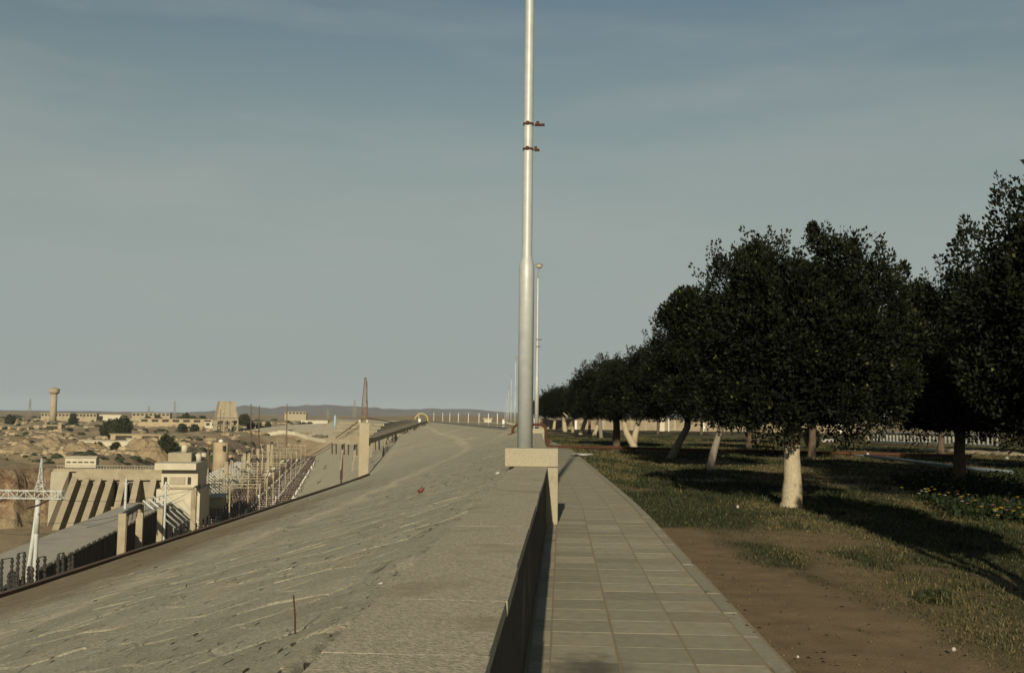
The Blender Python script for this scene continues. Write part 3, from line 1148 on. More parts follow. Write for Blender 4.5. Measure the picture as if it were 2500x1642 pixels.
pedestal(0.05 - .1, 16.74, 'speckled concrete pedestal straddling the parapet under the nearest lamp post', 'lamp pedestals on the parapet')
lamp_post(-.61, 16.75, 1.222, 'nearest tall silver lamp post, cut off by the top of the picture', 'lamp posts along the parapet')
pedestal(-1.05, 62.0, 'concrete pedestal with the rusty pipe looping over it', 'lamp pedestals on the parapet')
lamp_post(-1.55, 62.0, 1.222, 'second silver lamp post, just right of and behind the nearest one', 'lamp posts along the parapet')
LPOS = [(-3.75, 107, 'silver lamp post hidden behind the nearest post'),
        (-7.1, 152, 'tallest of the thin far lamp posts left of the nearest post'),
        (-10.8, 213, 'second tallest of the thin far lamp posts left of the nearest post'),
        (-15.7, 293, 'third tallest of the thin far lamp posts left of the nearest post'),
        (-21.6, 392, 'fourth tallest of the thin far lamp posts left of the nearest post'),
        (-27.8, 490, 'smallest and farthest of the lamp posts along the dam')]
for k, (x, y, lab) in enumerate(LPOS):
    if k > 0:
        pedestal(x + .5, y, 'far pedestal under the ' + ['', 'first', 'second', 'third', 'fourth', 'last'][k] + ' of the thin distant lamp posts',
                 'lamp pedestals on the parapet')
        lamp_post(x, y, 1.222, lab, 'lamp posts along the parapet')

# ------------------------------------------------------------------ rusty water pipe looping over the second pedestal
def arc(c, r, a0, a1, n, ax, ay):
    return [Vector(c) + Vector(ax) * (r * math.cos(a0 + (a1 - a0) * i / n)) + Vector(ay) * (r * math.sin(a0 + (a1 - a0) * i / n)) for i in range(n + 1)]


PY = 61.2
rp = thing('water_pipe', (-1.0, PY, 0), 'rusty iron water pipe crossing the walk and looping over the far pedestal', 'pipe')
H = math.pi / 2
pts = [Vector((21, 52.4, .16)), Vector((14, 55.6, .15)), Vector((7.7, 57.9, .15)), Vector((3, 59.8, .15)), Vector((-.62, PY, .15))]
pts += arc((-.70, PY, .37), .22, -H, -2 * H, 6, (1, 0, 0), (0, 0, 1))[1:-1]
pts += [Vector((-.92, PY, .45)), Vector((-.95, PY, 1.1)), Vector((-1.0, PY, 1.30))]
pts += arc((-1.13, PY, 1.33), .13, 0, H, 4, (1, 0, 0), (0, 0, 1))
pts += [Vector((-2.3, PY, 1.47))]
pts += arc((-2.55, PY, 1.03), .44, H, 2 * H, 8, (1, 0, 0), (0, 0, 1))
pts += [Vector((-3.0, PY, .75)), Vector((-3.02, PY, .1))]
MB().tube(pts, .085, 10).build('pipe', M['rust'], rp, True)
for z in (.86, .52):
    MB().lathe([(.08, -.03), (.165, -.03), (.165, .03), (.08, .03)], (-3.0, PY, z), 14).build('flange', M['rust'], rp)
f = MB().lathe([(.10, 0), (.15, .06), (.15, .16), (.10, .22)], (-3.0, PY, .56), 12).build('valve_body', M['rust_pale'], rp)
m = MB().tube([(-3.0, PY - .1, .68), (-3.12, PY - .32, .72)], .03, 6)
m.tube([(-3.12 + .17 * math.cos(k * .6283), PY - .33, .72 + .17 * math.sin(k * .6283)) for k in range(11)], .022, 5)
m.build('hand_wheel', M['rust'], f)
MB().box((-.78, PY - .02, .3), (.16, .22, .6)).build('support_post', M['rust'], rp)

# ------------------------------------------------------------------ trees
def crown(seed, R, z0, z1, nclump, per, leaf, core, shoots, name='crown', mat='leaf', off=(0, 0), wide=.36, lumpy=.34, boxy=2.3, lobes=(), blob=(.28, .58), env=None):
    g = np.random.default_rng(seed)
    Hh = z1 - z0

    def prof(t):
        up = np.clip(1 - np.abs((t - wide) / (1 - wide)) ** boxy, 0, 1) ** (1 / 1.9)
        dn = np.sqrt(np.clip(1 - ((wide - t) / (wide + .16)) ** 2, 0, 1))
        return np.where(t > wide, up, dn)

    def lump(ang, t):
        return (1 - lumpy / 2) + lumpy * fbm(np.cos(ang) * 1.7 + seed, np.sin(ang) * 1.7 + t * 2.6, seed, 3)

    tcl = g.random(nclump * 4) ** .9
    tcl = tcl[g.random(nclump * 4) < prof(tcl) + .12][:nclump]
    nc = len(tcl)
    ang = g.random(nc) * 2 * np.pi
    cr = g.uniform(blob[0], blob[1], nc) * (R / 2.6)
    rr = np.sqrt(g.uniform(.40, 1.0, nc))
    if env is None:
        full = R * prof(tcl) * lump(ang, tcl)
    else:
        ca_ = np.cos(ang)
        zt_ = z0 + tcl * Hh
        full = np.where(ca_ < 0, np.interp(zt_, env[0], env[1]), np.interp(zt_, env[0], env[2]))
        full = full * np.abs(ca_) + R * prof(tcl) * (1 - np.abs(ca_))
    rad = np.maximum(full - cr * .7, .1) * rr
    c = np.stack([rad * np.cos(ang), rad * np.sin(ang), z0 + tcl * Hh * (1 + .10 * (lump(ang * 1.3, tcl) - .85))], -1)
    outw = c - np.array([0, 0, z0 + Hh * .35])
    outw /= np.linalg.norm(outw, axis=1)[:, None] + 1e-6
    tip = sstep(.8, 1.0, rr)
    # leaves in clumps
    idx = np.repeat(np.arange(nc), per)
    n = len(idx)
    dirs = g.normal(0, 1, (n, 3))
    dirs /= np.linalg.norm(dirs, axis=1)[:, None]
    pos = c[idx] + dirs * (cr[idx] * (.45 + .62 * g.random(n) ** .5) * (.75 + .5 * vnoise(dirs[:, 0] * 2.5 + idx * 1.7, dirs[:, 2] * 2.5 + dirs[:, 1] * 1.9, seed)))[:, None] * np.array([1, 1, 1.12])
    axis = outw[idx] * .25 + np.array([0, 0, .35]) + dirs * .9 + g.normal(0, .35, (n, 3))
    sh = np.clip(g.random(n) * .8 + .22 * g.random(n) * tip[idx] * (dirs[:, 2] > .2), 0, .93)
    sh = np.where(g.random(n) < .006, 1.0, sh)
    P, AX, SH = [pos], [axis], [sh]
    LN = [leaf * g.uniform(.7, 1.25, n)]
    for (lx, ly, lz, lr, lc) in lobes:
        m_ = lc * 30
        dd = g.normal(0, 1, (m_, 3))
        dd /= np.linalg.norm(dd, axis=1)[:, None]
        hs = (1.10 - .22 * (dd[:, 2] + 1))[:, None]
        P.append(np.array([lx, ly, lz]) + dd * (lr * g.random(m_) ** .42)[:, None] * np.concatenate([hs, hs, np.full((m_, 1), 1.15)], 1))
        AX.append(dd * .8 + np.array([lx * .15, ly * .15, .6]) + g.normal(0, .3, (m_, 3)))
        SH.append(np.where(g.random(m_) < .03, 1.0, g.random(m_) * .85))
        LN.append(leaf * g.uniform(.7, 1.2, m_))
    # upright shoots that break the outline
    ts = g.uniform(.42, .99, shoots)
    an = g.random(shoots) * 2 * np.pi
    ra = R * prof(ts) * lump(an, ts) * np.sqrt(g.uniform(.7, 1.0, shoots))
    base = np.stack([ra * np.cos(an), ra * np.sin(an), z0 + ts * Hh * .99], -1)
    ln = g.uniform(.25, .75, shoots) * (R / 2.6) * (1 + .45 * (ts > .75))
    sd = base - np.array([0, 0, z0 + Hh * .2])
    sd /= np.linalg.norm(sd, axis=1)[:, None]
    sd = sd * .55 + np.array([0, 0, .75]) + g.normal(0, .14, (shoots, 3))
    sd /= np.linalg.norm(sd, axis=1)[:, None]
    k = 70
    si = np.repeat(np.arange(shoots), k)
    f = g.random(len(si))
    wdt = (.16 * (1 - f) + .035) * (R / 2.6)
    pd = g.normal(0, 1, (len(si), 3))
    pd /= np.linalg.norm(pd, axis=1)[:, None]
    P.append(base[si] + sd[si] * (ln[si] * f)[:, None] + pd * wdt[:, None])
    AX.append(sd[si] * .7 + pd * .7)
    SH.append(np.clip(.35 + .55 * f * g.random(len(si)) + .12 * g.random(len(si)), 0, 1) * np.where(g.random(len(si)) < .05, 1.2, .98))
    LN.append(leaf * g.uniform(.7, 1.15, len(si)))
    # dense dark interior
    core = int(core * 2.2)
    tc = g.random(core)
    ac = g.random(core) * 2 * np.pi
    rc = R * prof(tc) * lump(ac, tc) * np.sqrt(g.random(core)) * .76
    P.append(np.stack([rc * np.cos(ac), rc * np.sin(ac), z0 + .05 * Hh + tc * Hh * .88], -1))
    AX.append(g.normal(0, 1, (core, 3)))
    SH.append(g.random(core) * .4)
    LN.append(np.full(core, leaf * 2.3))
    P, AX, SH, LN = np.concatenate(P), np.concatenate(AX), np.concatenate(SH), np.concatenate(LN)
    P[:, 0] += off[0]
    P[:, 1] += off[1]
    AX /= np.linalg.norm(AX, axis=1)[:, None] + 1e-6
    rv = g.normal(0, 1, P.shape)
    s = np.cross(AX, rv)
    s /= np.linalg.norm(s, axis=1)[:, None] + 1e-6
    nn = np.cross(s, AX)
    a = AX * LN[:, None]
    b = s * (LN * .27)[:, None]
    fold = nn * (LN * .10)[:, None]
    V = np.stack([P, P + a * .5 + b + fold, P + a, P + a * .5 - b + fold], 1).reshape(-1, 3)
    me = fast_mesh(name, V, np.arange(len(V)).reshape(-1, 4), M[mat])
    attr(me, 'shade', np.clip(SH, 0, 1), 'FACE')
    return me


ENV = ([1.5, 2.0, 2.6, 3.2, 3.5, 3.9, 4.3, 4.7, 5.0, 5.3, 5.5], [1.5, 2.2, 2.1, 1.9, 2.0, 2.75, 2.35, 1.85, 1.3, .7, .3],
       [1.5, 2.3, 2.45, 2.55, 2.6, 2.6, 2.5, 2.2, 1.85, 1.3, .7])
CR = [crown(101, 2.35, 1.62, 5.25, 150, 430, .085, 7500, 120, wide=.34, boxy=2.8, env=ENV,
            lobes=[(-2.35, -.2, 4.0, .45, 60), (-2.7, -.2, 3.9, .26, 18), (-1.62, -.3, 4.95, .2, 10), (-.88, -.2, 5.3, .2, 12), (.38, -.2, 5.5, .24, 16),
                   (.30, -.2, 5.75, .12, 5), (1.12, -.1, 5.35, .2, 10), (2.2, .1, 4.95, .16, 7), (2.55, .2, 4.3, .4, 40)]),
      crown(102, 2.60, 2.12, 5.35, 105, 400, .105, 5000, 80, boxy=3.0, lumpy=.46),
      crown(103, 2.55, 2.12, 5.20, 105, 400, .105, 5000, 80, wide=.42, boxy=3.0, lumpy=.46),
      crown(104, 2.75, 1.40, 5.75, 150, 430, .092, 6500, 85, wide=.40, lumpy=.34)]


def trunk_mesh(path, rads, limbs, seed, mat, n=12):
    m = MB()
    rr = random.Random(seed)
    pts, rs_ = [], []
    for i in range(len(path) - 1):
        a, b = Vector(path[i]), Vector(path[i + 1])
        for k in range(4):
            f = k / 4
            p = a.lerp(b, f)
            pts.append(p + Vector((rr.uniform(-1, 1), rr.uniform(-1, 1), 0)) * rads[i] * .07)
            rs_.append((rads[i] * (1 - f) + rads[i + 1] * f) * rr.uniform(.95, 1.06))
    pts.append(Vector(path[-1]))
    rs_.append(rads[-1])
    m.tube(pts, rs_, n)
    top = Vector(path[-1])
    for (dx, dy, dz, r0, r1) in limbs:
        e = top + Vector((dx, dy, dz))
        mid = top.lerp(e, .5) + Vector((0, 0, -.12 * dz))
        m.tube([top - Vector((0, 0, .15)), mid, e], [r0, (r0 + r1) / 2, r1], 7)
    me = bpy.data.meshes.new('trunk')
    me.from_pydata([tuple(p) for p in m.v], [], m.f)
    me.materials.append(M[mat])
    me.shade_smooth()
    return me


LIMBS = [(.9, .3, 1.3, .09, .035), (-.8, .5, 1.4, .085, .03), (.1, -.9, 1.5, .08, .03), (-.3, .9, 1.1, .07, .03), (.2, .1, 2.0, .09, .03)]


def tree(x, y, label, cme, path, rads, mat, seed, sc=1.0, rz=0.0, zs=1.0, limbs=LIMBS, coff=None, group='shade trees in the lawn'):
    t = thing('ficus_tree', (x, y, -.05), label, 'tree', group)
    part('trunk', trunk_mesh(path, rads, limbs, seed, mat), t)
    if cme is not None:
        c = coff if coff else (path[-1][0], path[-1][1])
        part('crown', cme, t, (c[0], c[1], 0), rz, (sc, sc, zs))
    return t


p = on_z(1933, 1236, 0)
tree(p.x, p.y, 'nearest big dark tree with a stout cream whitewashed trunk', CR[0],
     [(0, 0, -.1), (0, 0, .15), (.02, 0, 1.1), (.06, 0, 2.2)], [.30, .205, .165, .16], 'bark_white', 1, coff=(.20, .2))
tree(10.15, 19.2, 'tall dark tree filling the right edge of the picture', CR[3],
     [(0, 0, -.1), (.05, 0, 1.0), (.1, 0, 2.0)], [.2, .16, .14], 'bark_white', 2, rz=1.0, sc=1.03, zs=1.12)
t = thing('young_tree', (4.55, 8.2, -.05), 'slim young tree outside the right edge, seen only by its shadow on the lawn', 'tree')
part('trunk', trunk_mesh([(0, 0, -.1), (.0, 0, .4), (.02, .0, .75)], [.11, .09, .085],
                         [(.10, .1, 1.6, .07, .05), (.95, .5, 1.6, .07, .05), (.6, .3, 2.6, .06, .03)], 3, 'bark_brown'), t)
part('crown', crown(105, 1.12, 1.75, 5.1, 60, 200, .12, 1600, 40, wide=.45, blob=(.5, .9)), t, (.95, .9, 0))
TR = [  # px base, label, crown, path tip offset, radii, bark, scale, zscale
    (1728, 1146, 'tree with a thin pale grey trunk leaning right, second in the row', 1, [(0, 0, -.1), (.28, 0, .9), (.62, 0, 2.1)], [.15, .12, .11], 'bark_grey', 1.16, 1.0, .4),
    (1633, 1119, 'tree with a leaning bowed brown and grey trunk, third in the row', 2, [(0, 0, -.1), (.42, 0, .7), (.85, 0, 1.5), (.95, 0, 2.3)], [.20, .17, .15, .14], 'bark_grey', 1.25, 1.02, 1.9),
    (1504, 1088, 'tree with a straight brown trunk just left of the white forked one', 2, [(0, 0, -.1), (.03, 0, 1), (.0, 0, 2.2)], [.30, .26, .24], 'bark_brown', 1.3, 1.08, 3.0),
    (1468, 1068, 'tree with a slim blue-grey trunk in the far row', 1, [(0, 0, -.1), (-.1, 0, 1), (-.3, 0, 2.6)], [.22, .2, .18], 'bark_grey', 1.25, 1.12, 5.0),
    (1449, 1062, 'tree with a white trunk leaning right, beside the blue-grey one', 2, [(0, 0, -.1), (.5, 0, 1.2), (1.0, 0, 2.6)], [.28, .24, .22], 'bark_allwhite', 1.3, 1.15, .9),
    (1417, 1060, 'tree with a white trunk leaning right, between the grey and the branching trunk', 1, [(0, 0, -.1), (.5, 0, 1.4), (.9, 0, 2.7)], [.30, .26, .24], 'bark_allwhite', 1.35, 1.2, 2.2),
    (1380, 1053, 'tree with a short pale trunk near the far end of the row', 2, [(0, 0, -.1), (-.2, 0, 1.4), (-.5, 0, 3.0)], [.4, .34, .3], 'bark_allwhite', 1.45, 1.35, 4.4),
    (1352, 1047, 'farthest tree with a thin white trunk by the end of the parapet', 1, [(0, 0, -.1), (.2, 0, 1.6), (.4, 0, 3.4)], [.34, .3, .28], 'bark_allwhite', 1.6, 1.45, 1.2),
    (1330, 1042, 'dark tree closing the far end of the row behind the second lamp post', 2, [(0, 0, -.1), (.1, 0, 1.6), (.1, 0, 3.4)], [.4, .34, .3], 'bark_brown', 1.7, 1.6, 2.8),
]
for k, (px, py, lab, ci, path, rads, mat, sc, zs, rz) in enumerate(TR):
    q = on_z(px, py, 0)
    tree(q.x, q.y, lab, CR[ci], path, rads, mat, 20 + k, sc, rz, zs)
# white forked trunk
q = on_z(1546, 1092, 0)
t = thing('ficus_tree', (q.x, q.y, -.05), 'tree with a bright white trunk forked into a V', 'tree', 'shade trees in the lawn')
m = MB()
m.tube([(0.1, 0, -.1), (0, 0, .25), (-.45, 0, 1.0), (-.62, 0, 1.7), (-.60, 0, 2.5)], [.26, .25, .2, .18, .15], 12)
m.tube([(.05, .02, .3), (.12, 0, .9), (.32, 0, 1.7), (.40, 0, 2.5)], [.24, .2, .17, .14], 12)
m.v = [(a + q.x, b + q.y, c_ - .05) for (a, b, c_) in m.v]
m.build('trunk', M['bark_allwhite'], t, True)
part('crown', CR[1], t, (-.1, 0, 0), 2.0, (1.12, 1.12, 1.02))
# white pruned trunk with bare arms
q = on_z(1398, 1055, 0)
t = thing('pruned_tree', (q.x, q.y, -.05), 'white pruned trunk with bare spread branches under the far crowns', 'tree')
m = MB()
m.tube([(0, 0, -.1), (.05, 0, 1.4), (.1, 0, 2.5)], [.3, .26, .2], 10)
for (dx, dz) in ((-1.5, 1.1), (-.8, 1.4), (1.1, .8), (.4, 1.3)):
    m.tube([(.08, 0, 2.0), (dx * .5, 0, 2.0 + dz * .42), (dx, 0, 2.0 + dz)], [.16, .12, .06], 7)
m.v = [(a + q.x, b + q.y, c_ - .05) for (a, b, c_) in m.v]
m.build('trunk', M['bark_allwhite'], t, True)
# second and third rows to the right
ROW2 = [(12.0, 31, 0.3, 3, 1.1, 1.02, 'tree behind the nearest big tree, its trunk dark between the crowns'),
        (11.8, 48, 1.7, 1, 1.15, 1.05, 'tree in the second row behind the leaning grey trunk'),
        (12.2, 66, 2.6, 2, 1.2, 1.1, 'tree in the second row beyond the rusty pipe'),
        (19.5, 40, 4.0, 3, 1.05, 1.0, 'dark tree in the shade right of the nearest big tree'),
        (21.5, 58, 5.1, 2, 1.25, 1.15, 'tree with a forked dark trunk in front of the white balustrade'),
        (31.0, 60, .8, 1, 1.35, 1.2, 'dark tree at the right, over the pale sandy strip'),
        (17.0, 88, 3.3, 1, 1.3, 1.15, 'far tree in front of the beige boundary wall, third row')]
for k, (x, y, rz, ci, sc, zs, lab) in enumerate(ROW2):
    if k == 4:
        tree(x, y, lab, CR[ci], [(0, 0, -.1), (.05, 0, .9), (.1, 0, 1.5)], [.2, .17, .15], 'bark_brown', 60 + k, sc, rz, zs,
             limbs=[(.9, 0, 1.4, .11, .06), (-.7, 0, 1.2, .11, .06), (.2, .2, 1.6, .08, .04)])
    else:
        tree(x, y, lab, CR[ci], [(0, 0, -.1), (.06, 0, 1.0), (.1, 0, 2.2)], [.2, .17, .15], 'bark_brown', 60 + k, sc, rz, zs)
# thin far trunks seen under the crowns
for k, (px, lab) in enumerate(((1606, 'thin dark trunked tree left of the white stake by the boundary wall'),
                               (1712, 'thin dark twin of trees before the right part of the boundary wall'),
                               (1438, 'far tree before the left end of the boundary wall'))):
    q = on_y(px, 1046, 150.0)
    tree(q.x, 150, lab, CR[1 + k % 2], [(0, 0, -.1), (.1, 0, 1.5), (0, 0, 3)], [.22, .2, .16], 'bark_brown', 80 + k, 1.25, k * 1.3, 1.35)

# small leafy shrub behind the stout trunk
q = on_z(1982, 1092, 0)
t = thing('shrub', (q.x, q.y, -.05), 'small leafy shrub just right of the stout whitewashed trunk', 'shrub')
part('foliage', crown(140, .55, .12, 1.5, 26, 110, .12, 400, 14, 'foliage', 'leaf', wide=.4), t)
MB().tube([(q.x, q.y, -.1), (q.x, q.y, .8)], [.04, .02], 6).build('stem', M['bark_brown'], t)

# ------------------------------------------------------------------ flower bed
q = on_z(2360, 1205, 0)
fb = thing('flower_bed', (q.x, q.y, -.05), 'bed of low dark plants with yellow and pink flowers on the lawn', 'flower bed')
g = np.random.default_rng(77)
n = 9000
fx = q.x + g.normal(0, 1, n) * 0
u1 = g.random(n)
v1 = g.random(n)
c0 = [on_z(2165, 1168), on_z(2560, 1150), on_z(2640, 1290), on_z(2330, 1262)]


def bed(u, v):
    a = c0[0] * (1 - u) + c0[1] * u
    b = c0[3] * (1 - u) + c0[2] * u
    return a * (1 - v) + b * v


bp = np.array([bed(a, b)[:2] for a, b in zip(u1, v1)])
hh = .06 + .26 * fbm(bp[:, 0] * 2, bp[:, 1] * 2, 5, 3)
P = np.stack([bp[:, 0] - q.x, bp[:, 1] - q.y, g.random(n) * hh], -1)
AX = g.normal(0, 1, (n, 3)) * .7 + np.array([0, 0, .8])
AX /= np.linalg.norm(AX, axis=1)[:, None]
s = np.cross(AX, g.normal(0, 1, (n, 3)))
s /= np.linalg.norm(s, axis=1)[:, None]
L_ = g.uniform(.06, .14, n)[:, None]
V = np.stack([P, P + AX * L_ * .5 + s * L_ * .25, P + AX * L_, P + AX * L_ * .5 - s * L_ * .25], 1).reshape(-1, 3)
me = fast_mesh('leaves', V, np.arange(4 * n).reshape(-1, 4), M['leaf_bed'])
attr(me, 'shade', g.random(n), 'FACE')
o = part('leaves', me, fb)
o["kind"] = "stuff"
fl_me = {}
for key in ('flower_y', 'flower_w', 'flower_p'):
    m = MB()
    for k in range(7):
        a = k * 2 * math.pi / 7
        ca, sa = math.cos(a), math.sin(a)
        m.add([(0, 0, 0), (.022 * ca - .013 * sa, .022 * sa + .013 * ca, .018), (.05 * ca, .05 * sa, .024), (.022 * ca + .013 * sa, .022 * sa - .013 * ca, .018)],
              [(0, 1, 2, 3)])
    m.lump((0, 0, .016), (.016, .016, .010), k, 6, 3)
    me = bpy.data.meshes.new('flower')
    me.from_pydata(m.v, [], m.f)
    me.materials.append(M[key])
    fl_me[key] = me
FP = [(2230, 1180), (2252, 1172), (2265, 1195), (2275, 1186), (2291, 1181), (2305, 1185), (2312, 1183), (2325, 1190), (2338, 1196), (2345, 1184), (2332, 1170),
      (2282, 1197), (2293, 1208), (2307, 1206), (2268, 1196), (2338, 1210), (2346, 1211), (2364, 1208), (2391, 1169), (2410, 1179), (2381, 1225), (2396, 1236),
      (2423, 1230), (2428, 1243), (2434, 1239), (2443, 1238), (2447, 1244), (2457, 1244), (2474, 1250), (2488, 1244), (2484, 1216), (2494, 1188), (2491, 1172),
      (2485, 1165), (2497, 1170), (2436, 1256), (2499, 1262), (2270, 1225), (2201, 1191), (2172, 1165), (2185, 1178), (2430, 1244), (2350, 1190), (2316, 1204)]
g2 = random.Random(5)
for k, (px, py) in enumerate(FP):
    b = on_z(px, py, .26)
    kind = 'flower_p' if k in (15, 22, 27, 33) else ('flower_w' if k in (13, 41) else 'flower_y')
    part('flower', fl_me[kind], fb, (b.x - q.x, b.y - q.y, .26 + .05 + g2.uniform(-.03, .03)), g2.random() * 6, (.85,) * 3)
for (px, py) in ((2454, 1218), (2460, 1222), (2362, 1228), (2344, 1215)):
    b = on_z(px, py, .26)
    part('flower', fl_me['flower_p'], fb, (b.x - q.x, b.y - q.y, .30), g2.random() * 6, (.85,) * 3)
for (px, py) in ((2244, 1204), (2250, 1198), (2258, 1193), (2262, 1200), (2467, 1178), (2349, 1223)):
    b = on_z(px, py, .26)
    part('flower', fl_me['flower_w'], fb, (b.x - q.x, b.y - q.y, .30), g2.random() * 6, (.85,) * 3)

# ------------------------------------------------------------------ irrigation pipe on the lawn
a = [on_z(2040, 1108), on_z(2112, 1116), on_z(2250, 1134), on_z(2366, 1150), on_z(2470, 1160)]
ip = thing('irrigation_pipe', (a[1].x, a[1].y, 0), 'long grey-blue irrigation pipe lying across the lawn', 'pipe')
MB().tube([(p.x, p.y, .10) for p in a[1:]], .075, 9).build('pipe', M['hose'], ip, True)
MB().tube([(a[0].x, a[0].y, .05), (a[1].x, a[1].y, .09)], .03, 7).build('spur', M['hose'], ip, True)
MB().lathe([(.07, -.05), (.11, 0), (.07, .2), (.02, .26)], (a[1].x + .05, a[1].y - .3, .0), 10).build('end_cap', M['white_litter'], ip)

# ------------------------------------------------------------------ beige boundary wall and white balustrade behind the lawn
bw = thing('boundary_wall', (30, 235, -.3), 'long beige masonry boundary wall seen beyond the lawn under the crowns', 'wall')
A, B = Vector((-6, 228, 0)), Vector((62, 214, 0))
nb = 22
for k in range(nb):
    p, q2 = A.lerp(B, k / nb), A.lerp(B, (k + 1) / nb)
    hgt = 2.2 + .35 * random.Random(k).random()
    m = MB()
    m.beam((p.x, p.y, hgt / 2 - .3), (q2.x, q2.y, hgt / 2 - .3), .4, hgt)
    m.beam((p.x, p.y, hgt - .26), (q2.x, q2.y, hgt - .26), .5, .12)
    m.build('panel', M['boundary'], bw)
    MB().box((p.x, p.y - .25, hgt / 2 - .25), (.5, .5, hgt + .2), math.atan2(-14, 68)).build('pier', M['far_concrete'] if k % 3 else M['white_paint'], bw)
bl = thing('balustrade', (40, 108, 0), 'white balustrade on a brown terrace, in the shade at the right', 'balustrade')
A, B = on_z(2130, 1077), on_z(2440, 1089)
A, B = Vector((A.x, A.y, 0)), Vector((B.x, B.y, 0))
MB().beam(A + Vector((0, 0, -.05)), B + Vector((0, 0, -.05)), .5, .32).build('plinth', M['hose'], bl)
MB().beam(A + Vector((0, 0, .98)), B + Vector((0, 0, .98)), .34, .16).build('rail', M['balustrade'], bl)
nb = int((B - A).length / .56)
bal = None
for k in range(nb):
    p = A.lerp(B, (k + .5) / nb)
    if bal is None:
        bal = MB().lathe([(.13, .11), (.13, .18), (.07, .24), (.10, .40), (.13, .55), (.08, .74), (.07, .80), (.14, .86), (.14, .905)], (p.x, p.y, 0), 9) \
            .build('baluster', M['balustrade'], bl, True, origin=(p.x, p.y, 0))
        bal.location = (p.x - bl.location.x, p.y - bl.location.y, 0)
    else:
        o = bal.copy()
        COL.objects.link(o)
        o.location = (p.x - bl.location.x, p.y - bl.location.y, 0)
A2, B2 = on_z(2100, 1082), on_z(2500, 1105)
tw = thing('terrace_wall', (A2.x, A2.y, 0), 'low dark brown terrace bank below the white balustrade', 'bank')
m = MB()
n = 20
for k in range(n):
    p, q2 = A2.lerp(B2, k / n), A2.lerp(B2, (k + 1) / n)
    m.hexa([(p.x, p.y, -.2), (q2.x, q2.y, -.2), (q2.x, q2.y + 9, -.2), (p.x, p.y + 9, -.2)],
           [(p.x, p.y + .2, .12), (q2.x, q2.y + .2, .12), (q2.x, q2.y + 9, .12), (p.x, p.y + 9, .12)])
m.build('bank', M['terrace_brick'], tw)
sp = [on_z(2280, 1100), on_z(2480, 1112)]
ss = thing('sand_strip', (sp[0].x, sp[0].y, 0), 'narrow pale sandy strip on the lawn edge at the right', 'sand heap')
m = MB()
for k in range(26):
    p = sp[0].lerp(sp[1], k / 25)
    m.lump((p.x, p.y + random.uniform(-.4, .4), 0), (.8, .9, .14 + .1 * random.random()), k, 9, 4)
m.build('sand', M['pebble'], ss, True)
q = on_z(1606, 1046, 0)
wp = thing('gate_pier', (24, 205, -.3), 'tall cream gate pier in front of the boundary wall', 'pier')
q = on_y(1613, 1047, 205.0)
wp.location = (q.x, 205, -.3)
MB().box((q.x, 205, 1.2), (1.5, .8, 3.0)).build('pier', M['far_white'], wp)
MB().box((q.x, 205, 2.75), (1.7, 1.0, .2)).build('cap', M['far_white'], wp)
st = thing('white_stake', (q.x + 1.1, 200, -.1), 'thin white stake beside the cream gate pier', 'stake')
MB().tube([(q.x + 1.1, 200, -.1), (q.x + 1.1, 200, 2.9)], .13, 8).build('stake', M['white_paint'], st)

# ------------------------------------------------------------------ litter and small things on the dam face and walk
q = on_z(1063, 1186, 0)
c = on_face(17.6, 1.72, .0)
can = thing('drink_can', c, 'small crushed red can lying on the dam face', 'can')
m = MB().tube([c + Vector((-.035, 0, .035)), c + Vector((.02, .01, .06)), c + Vector((.055, .0, .105))], [.034, .036, .03], 12)
m.build('can_body', M['red_can'], can, True)
MB().lathe([(.028, 0), (.030, .008), (.022, .01)], c + Vector((.055, 0, .104)), 12).build('can_lid', M['lamp_metal'], can)
p0 = on_face(4.15, .33, 0)
rod = MB().tube([p0 + Vector((0, 0, -.03)), p0 + Vector((-.004, 0, .07)), p0 + Vector((-.013, .0, .155))], [.0042, .004, .0036], 7).build(
    'iron_rod', M['rust'], None, True, origin=tuple(p0))
tag(rod, 'short rusty iron rod sticking up from the dam face', 'rod')
for k, (px, py, r_, lab) in enumerate(((930, 1432, .010, 'small white plastic scrap near the parapet edge'),
                                       (935, 1358, .010, 'tiny pale pebble on the dam face above the white scrap'),
                                       (1215, 1160, .03, 'white scrap on the dam face left of the nearest pedestal'))):
    h = on_z(px, py, .80)
    z = float(face_z(np.array(float(cx(h.y)) - h.x), np.array(h.y)))
    h = on_z(px, py, z)
    off = float(cx(h.y)) - h.x
    f = on_face(h.y, max(off, .02))
    o = MB().lump((f.x, f.y, f.z + r_ * .4), (r_ * 1.4, r_, r_ * .7), k).build('litter_scrap', M['white_litter'], None, origin=tuple(f))
    tag(o, lab, 'litter')
s0 = on_z(1418, 1112, 0)
o = MB().lump((s0.x, s0.y, .05), (.5, .45, .08), 4, 12, 5).lump((s0.x + .35, s0.y + .2, .05), (.3, .3, .07), 9, 10, 4).build('white_sack', M['white_litter'], None, True, origin=(s0.x, s0.y, 0))
tag(o, 'flat white sack lying at the edge of the walk before the rusty pipe', 'sack')
for k, (px, py, r_, lab) in enumerate(((1801, 1239, .032, 'small white ball on the grass left of the stout trunk'),
                                       (1948, 1604, .010, 'tiny white scrap on the bare soil beside the walk'),
                                       (2328, 1587, .016, 'white scrap in the grass tuft at the lower right'),
                                       (2458, 1121, .10, 'pale lump on the lawn near the sandy strip'))):
    h = on_z(px, py, 0)
    o = MB().lump((h.x, h.y, r_ * .6), (r_, r_, r_), k + 20, 8, 5).build('litter_scrap', M['white_litter'], None, True, origin=(h.x, h.y, 0))
    tag(o, lab, 'litter')
wb_ = thing('white_bulbs', tuple(on_z(2020, 1080)), 'row of white rounded stones on the lawn right of the stout trunk', 'stones')
